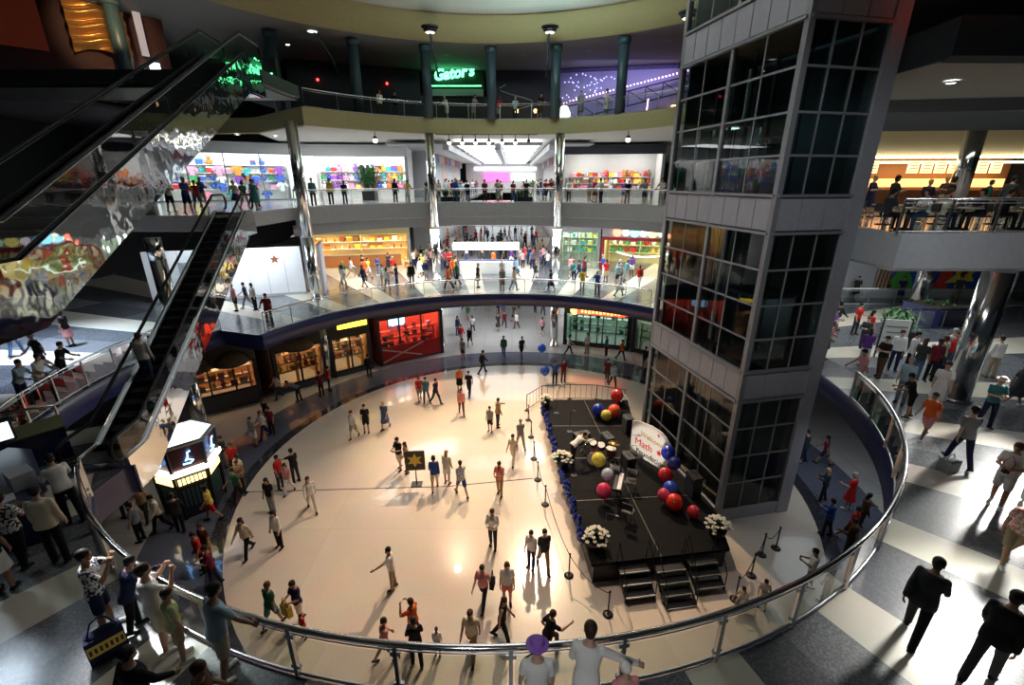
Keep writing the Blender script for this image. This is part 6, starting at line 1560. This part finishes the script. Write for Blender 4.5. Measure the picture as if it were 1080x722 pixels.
for k, (x, y, h) in enumerate(seats):
    tc = ['charcoal', 'white', 'cream', 'navy', 'black', 'sky', 'green', 'maroon'][k]
    person(x, y, Z3, R(h), 'sit', 'tee', tc, 'trousers', ['black', 'denim', 'navy', 'charcoal'][k % 4], ['short', 'bob'][k % 2], ['black', 'brown', 'auburn'][k % 3], 'tan', 1.0,
           'seated diner in %s shirt and %s trousers behind the food court railing' % (cn(tc), ['black', 'denim', 'navy', 'charcoal'][k % 4]), 'seated diners in the food court')
zone('people on level four', 'on the dark level-four balcony', ring_spots(AR + .6, 56, 125, 11, 5), 15, ['stand', 'lean', 'talk'], tocam, Z4, ['white', 'grey', 'black', 'cream', 'sky', 'red', 'orange'])
# level two, rear
far2 = lambda x, y: hypot(x - RC[0], y - RC[1]) > RR + .7 and all(hypot(x - a, y - b) > .8 for a, b in COLS)
s1 = scatter(20, far2, (-13.2, -6.2, 31.6, 39.5), .8, 6); zone('crowd outside the yellow snack shop', 'outside the yellow snack shop', s1, 16, ['stand', 'walk', 'stroll', 'talk', 'carry'], any_way, Z2)
s2 = scatter(14, lambda x, y: far2(x, y) and not (-5.6 < x < 1.2 and 37.9 < y < 40), (-5.2, 3.0, 31.4, 43.5), .85, 7); zone('crowd in the middle of level two', 'between the level-two steel columns', s2, 17, ['stand', 'walk', 'stroll'], any_way, Z2)
s3 = scatter(20, far2, (4.3, 12.5, 29.5, 38.2), .8, 8); zone('crowd before the red framed arcade', 'before the red framed arcade', s3, 18, ['stand', 'walk', 'lean', 'talk'], any_way, Z2)
s4 = scatter(22, lambda x, y: far2(x, y) and all(hypot(x - a, y - b) > .9 for a, b in [(16.2, 14.9), (16.9, 18.9), (18.2, 20.2), (23.4, 24.2)]) and y > 15.5 + (x - 13) * .2 and not (x > 18 and 20.3 < y < 24), (13.2, 20, 15.5, 27), .85, 9)
zone('crowd on the concourse beside the tower', 'on the concourse beside the tower', s4, 19, ['stand', 'walk', 'talk', 'carry'], any_way, Z2, ['white', 'white', 'black', 'navy', 'grey', 'pink', 'red', 'sky', 'charcoal', 'cream', 'purple'])
s5 = scatter(4, lambda x, y: True, (21, 29, 28.7, 29.6), 1.4, 10); zone('people before the mural', 'in front of the painted mural', s5, 20, ['stand', 'walk'], tocam, Z2, ['black', 'charcoal', 'navy'])
s6 = scatter(6, lambda x, y: hypot(x - RC[0], y - RC[1]) > RR + 1.2 and x > 16.8 and hypot(x-16.2,y-14.9) > 1, (16.8, 22, 10.5, 16), 1.3, 21); zone('people beyond the big steel column', 'beyond the big steel column', s6, 22, ['walk', 'stroll', 'stand'], any_way, Z2, ['black', 'charcoal', 'navy', 'white', 'maroon', 'purple'])
# ground floor
s7 = scatter(15, lambda x, y: hypot(x - FC[0], y - FC[1]) > 14.2, (-5.2, 3.4, 32.8, 46), .95, 11); zone('crowd entering from the rear corridor', 'in the ground-floor rear corridor', s7, 23, ['walk', 'stand', 'stroll'], tocam, 0)
s8 = scatter(15, lambda x, y: hypot(x - 16.2, y - 15.6) > .9 and x > 12.2 - (y - 13) * .05, (11.9, 15.4, 10.2, 19.5), .72, 12); zone('crowd in shade under the curved navy band', 'in shade under the navy band', s8, 24, ['stand', 'carry', 'talk', 'walk'], any_way, 0, ['black', 'navy', 'charcoal', 'maroon', 'blue', 'red', 'grey', 'brown', 'denim'], ['black', 'navy', 'charcoal', 'brown'])
s9 = scatter(5, lambda x, y: 15.3 < hypot(x - FC[0], y - FC[1]) < 16.4, (4, 12, 30.5, 36), 1.2, 13); zone('people along the ground-floor shops by the tower', 'passing the red neon', s9, 25, ['walk', 'stand'], any_way, 0)
# riders on the escalator
person(-12.05, 13.72, 6.84, R(10), 'stand', 'long', 'white', 'trousers', 'denim', 'short', 'brown', 'fair', 1.0, 'person in white shirt and jeans riding the escalator')
# things people carry
def bag(label, x, y, z, rz, c, w=.34, h=.3, d=.14, strap=.35, text=None):
    t = thing('shoulder_bag', label, 'bag', (x, y, z), rz); bmt = cloth(c)
    m = MB(); m.prism([(-w / 2, -d / 2), (w / 2, -d / 2), (w / 2 * .9, d / 2), (-w / 2 * .9, d / 2)], 0, h); m.ell((0, 0, h), (w * .46, d * .5, .05), 12, 6); m.build('bag_body', bmt, t)
    m = MB(); m.tube([(-w * .42, 0, h * .9), (-w * .2, 0, h + strap * .8), (0, 0, h + strap), (w * .2, 0, h + strap * .8), (w * .42, 0, h * .9)], .014, 6); m.build('strap', bmt, t)
    if text:
        m = MB(); m.box((0, -d / 2 - .004, h * .6), (w * .95, .012, h * .42)); m.build('yellow_strip', cloth('yellow'), t)
        m = MB()
        for k in range(7): m.box((-w * .4 + w * .133 * k, -d / 2 - .012, h * .6), (w * .07, .008, h * .2))
        m.build('strip_marks', black, t)
    return t
bag('large dark bag with a yellow lettered strip standing by the railing', -6.78, 5.42, Z2, R(48), 'navy', .5, .5, .25, .3, True)
bag('pale bag on the floor in the sunlit patch', 12.0, 10.55, Z2, R(20), 'grey', .5, .32, .3, .2)
bag('yellow bag held by the person in navy T-shirt', -6.86, 10.18, .74, R(150), 'yellow', .42, .4, .14, .3)
bag('dark shoulder bag beside the person in pink shirt', -.64, 11.2, .74, R(80), 'black', .3, .3, .14, .4)
t = thing('camera', 'small dark camera with a red strap in the hands of the person in white', 'camera', (11.53, 8.92, Z2 + 1.13), R(120))
m = MB(); m.box((0, 0, 0), (.14, .07, .09)); m.build('camera_case', black, t)
m = MB(); m.lathe([(.035, 0), (.035, .06), (.001, .062)], 12, M=Matrix.Translation((0, .03, 0)) @ Matrix.Rotation(-pi / 2, 4, 'X')); m.build('lens', rubber, t)
m = MB(); m.tube([(-.07, 0, .03), (-.09, -.1, .2), (0, -.18, .34), (.09, -.1, .2), (.07, 0, .03)], .012, 6); m.build('strap', cloth('red'), t)
# the far crowd beyond the individually built people: one object
def far_crowd(name, label, cat, n, spots, seed):
    q = random.Random(seed); low = {}
    def dec(me, ratio):
        o = bpy.data.objects.new('tmp', me); COL.objects.link(o); d = o.modifiers.new('d', 'DECIMATE'); d.ratio = ratio
        bpy.context.view_layer.update()
        r = bpy.data.meshes.new_from_object(o.evaluated_get(bpy.context.evaluated_depsgraph_get())); bpy.data.objects.remove(o)
        out = ([v.co.copy() for v in r.vertices], [tuple(p.vertices) for p in r.polygons]); bpy.data.meshes.remove(r); return out
    mats = [MATS['skin_fair'], MATS['skin_olive'], MATS['hair_black'], MATS['hair_brown']] + [cloth(c) for c in ('white', 'black', 'navy', 'red', 'grey', 'sky', 'denim', 'khaki', 'pink', 'green')]
    V_, F_, I_ = [], [], []
    for x, y, z in spots:
        p = q.choice(['stand', 'walk', 'stroll', 'carry'])
        if p not in low: low[p] = [dec(body(p), .10), dec(hair_mesh(p, 'short'), .3), dec(top_mesh(p, 'tee'), .2), dec(bottom_mesh(p, 'trousers'), .2)]
        M_ = Matrix.Translation((x, y, z)) @ Matrix.Rotation(q.uniform(0, 6.28), 4, 'Z') @ Matrix.Scale(q.uniform(.92, 1.05), 4)
        for k, (vs, fs) in enumerate(low[p]):
            b = len(V_); V_.extend(M_ @ v for v in vs); F_.extend(tuple(b + i for i in f) for f in fs)
            I_.extend([(q.randrange(2), 2 + q.randrange(2), 4 + q.randrange(10), q.choice([5, 6, 10, 11]))[k]] * len(fs))
    me = bpy.data.meshes.new(name); me.from_pydata(V_, [], F_)
    for m in mats: me.materials.append(m)
    me.polygons.foreach_set('material_index', I_); me.polygons.foreach_set('use_smooth', [True] * len(F_)); me.update()
    tag(link(bpy.data.objects.new(name, me)), label, cat, None, 'stuff')
sp2 = [(x, y, Z2 + .01) for x, y in scatter(46, lambda x, y: not (-5.2 < x < .8 and y < 40), (-8.5, 3.2, 44, 64), .7, 31)] + [(x, y, Z2 + .01) for x, y in scatter(26, lambda x, y: far2(x, y) and not (-5.2 < x < .8), (-9, 3.4, 40.4, 43.5), .7, 36)]
sp3 = [(x, y, Z3 + .01) for x, y in scatter(34, lambda x, y: not (-4.9 < x < 2.4 and y > 41), (-7.5, 4.4, 44, 72), .8, 32)]
sp1 = [(x, y, .01) for x, y in scatter(30, lambda x, y: True, (-5.4, 3.6, 46, 62), .9, 33)]
far_crowd('crowd', 'distant crowd filling the rear corridors on all three levels', 'crowd', 0, sp2 + sp3 + sp1, 34)
# ------------------------------------------------------------------ camera, world, lights
cam = bpy.data.cameras.new('camera'); co = bpy.data.objects.new('camera', cam); COL.objects.link(co)
cam.sensor_width = 36; cam.lens = 36 * 476 / 1080; cam.clip_end = 300
co.location = (0, 0, 13.2); co.rotation_euler = (R(90 - 19.65), 0, 0)
SC.camera = co
w = bpy.data.worlds.new('world'); SC.world = w; w.use_nodes = True
w.node_tree.nodes['Background'].inputs['Color'].default_value = (.55, .7, .85, 1)
w.node_tree.nodes['Background'].inputs['Strength'].default_value = .02
def spot(name, loc, tgt, power, col, ang, blend=.5, size=.25):
    l = bpy.data.lights.new(name, 'SPOT'); l.energy = power; l.color = col; l.spot_size = R(ang); l.spot_blend = blend; l.shadow_soft_size = size
    o = bpy.data.objects.new(name, l); COL.objects.link(o); o.location = loc
    d = V(tgt) - V(loc); o.rotation_euler = d.to_track_quat('-Z', 'Y').to_euler(); return o
def area(name, loc, tgt, power, col, sx, sy):
    l = bpy.data.lights.new(name, 'AREA'); l.shape = 'RECTANGLE'; l.size = sx; l.size_y = sy; l.energy = power; l.color = col
    o = bpy.data.objects.new(name, l); COL.objects.link(o); o.location = loc
    d = V(tgt) - V(loc); o.rotation_euler = d.to_track_quat('-Z', 'Y').to_euler(); return o
WARM = (1, .69, .44); COOL = (.85, .93, 1)
# warm spots from the balcony fixtures and the dome onto the rotunda floor
spot('rotunda_spot', (-5.2, 33.6, 21.9), (-1.0, 24.0, 0), 17000, WARM, 44, .7)
spot('rotunda_spot', (2.4, 33.6, 21.9), (0.4, 18.0, 0), 26000, WARM, 44, .7)
spot('rotunda_spot', (10.2, 31.0, 22.6), (0.8, 12.5, 0), 30000, WARM, 36, .7)
spot('rotunda_spot', (-12.6, 33.4, 23), (-6.5, 19, 0), 8500, WARM, 46, .8)
spot('rotunda_spot', (-1, 16, 24.0), (-3, 14, 0), 5500, (1, .72, .5), 60, .8)
# daylight-white spots on the near concourse
spot('concourse_spot', (13.5, 9.7, 11.0), (8.1, 5.6, 5.7), 4600, (1, .98, .92), 28, .4, .5)
spot('concourse_spot', (19.6, 14.6, 10.3), (12.2, 10.7, 5.7), 6000, (1, .98, .92), 27, .4, .5)
spot('concourse_spot', (-15.3, 9.5, 12.5), (-8.3, 5.0, 5.7), 420, (.72, .86, 1), 26, .7, .5)
spot('concourse_spot', (-9.4, 8.5, 10.5), (-5.9, 5.4, 5.9), 3000, (1, 1, 1), 28, .5)
spot('walkway_spot', (-22, 19.5, 11.2), (-22, 19.5, 5.7), 5200, (.66, .8, 1), 100, .5, .6)
area('concourse_light', (19, 21, 10.3), (19, 21, 0), 520, (.95, 1, .98), 8, 8)
area('level_two_light', (-9, 36, 9.7), (-9, 36, 0), 900, (1, .97, .9), 8, 3)
area('level_two_light', (6, 35, 9.7), (6, 35, 0), 1000, (.95, 1, .97), 10, 3)
area('level_two_light', (-1.2, 40, 9.7), (-1.2, 40, 0), 900, (1, 1, 1), 6, 5)
area('ground_light', (-1.0, 38, 4.6), (-1, 38, 0), 420, (.95, 1, 1), 7, 6)
area('hoarding_light', (-17, 27.5, 10.4), (-18.5, 30, 7), 500, (.85, .93, 1), 5, 1)
area('level_three_light', (-14, 38, 16.2), (-14, 38, 0), 520, (.95, 1, 1), 8, 3)
area('level_three_light', (6, 38, 16.2), (6, 38, 0), 420, (.95, 1, 1), 8, 3)
area('food_court_light', (19, 21, 16.0), (19, 21, 0), 260, (1, .97, .9), 8, 6)
area('dome_light', (1.5, 27, 23.2), (2.0, 30, 26), 800, (.75, 1, .92), 4, 1.2)
area('rotunda_fill', (-1, 18, 23.0), (-1, 18, 0), 450, (.9, .95, 1), 8, 8)
spot('added_sign_spot', (.5, 5.2, 4.7), (6.2, 17.65, 2.0), 6500, (1, .9, .78), 8.5, .4, .1)  # unseen lamp added to whiten the welcome sign
area('violet_light', (9, 40.2, 21.6), (9, 43, 19), 120, (.62, .58, 1), 8, .5)
spot('added_drape_spot', (-18.5, 24.6, 21.5), (-22.5, 29.6, 20.8), 900, (1, .7, .35), 50, .6, .1)  # added amber lamp, gives the gold drape its highlights
area('added_band_fill', (14.2, 16, 4.5), (14.2, 16, 0), 90, (.85, .95, 1), 3, 6)  # added fill, lifts the dark floor under the navy band
spot('added_tower_spot', (3.5, 4.5, 18.5), (9.6, 16.5, 11), 1500, (.88, .96, 1), 52, .8, 1)  # unseen lamp added to brighten both tower faces
spot('added_fascia_spot', (7.5, 3.0, 16.5), (16.5, 14.8, 10.6), 1500, (.92, .97, 1), 36, .7, .6)  # added lamp to lighten the food court fascia and the crowd below
spot('added_rail_spot', (-1.5, -3.5, 12.5), (.9, 4.3, 7), 900, (1, 1, 1), 26, .6)  # lamp added behind the camera for the white shirts at the front railing
SC.view_settings.view_transform = 'Standard'; SC.view_settings.look = 'None'
SC.view_settings.exposure = 0; SC.view_settings.gamma = 1; SC.view_settings.use_curve_mapping = False
SC.cycles.max_bounces = 8; SC.cycles.diffuse_bounces = 3; SC.cycles.glossy_bounces = 4; SC.cycles.transparent_max_bounces = 24; SC.cycles.transmission_bounces = 4
SC.cycles.sample_clamp_indirect = 6; SC.cycles.caustics_reflective = False; SC.cycles.caustics_refractive = False
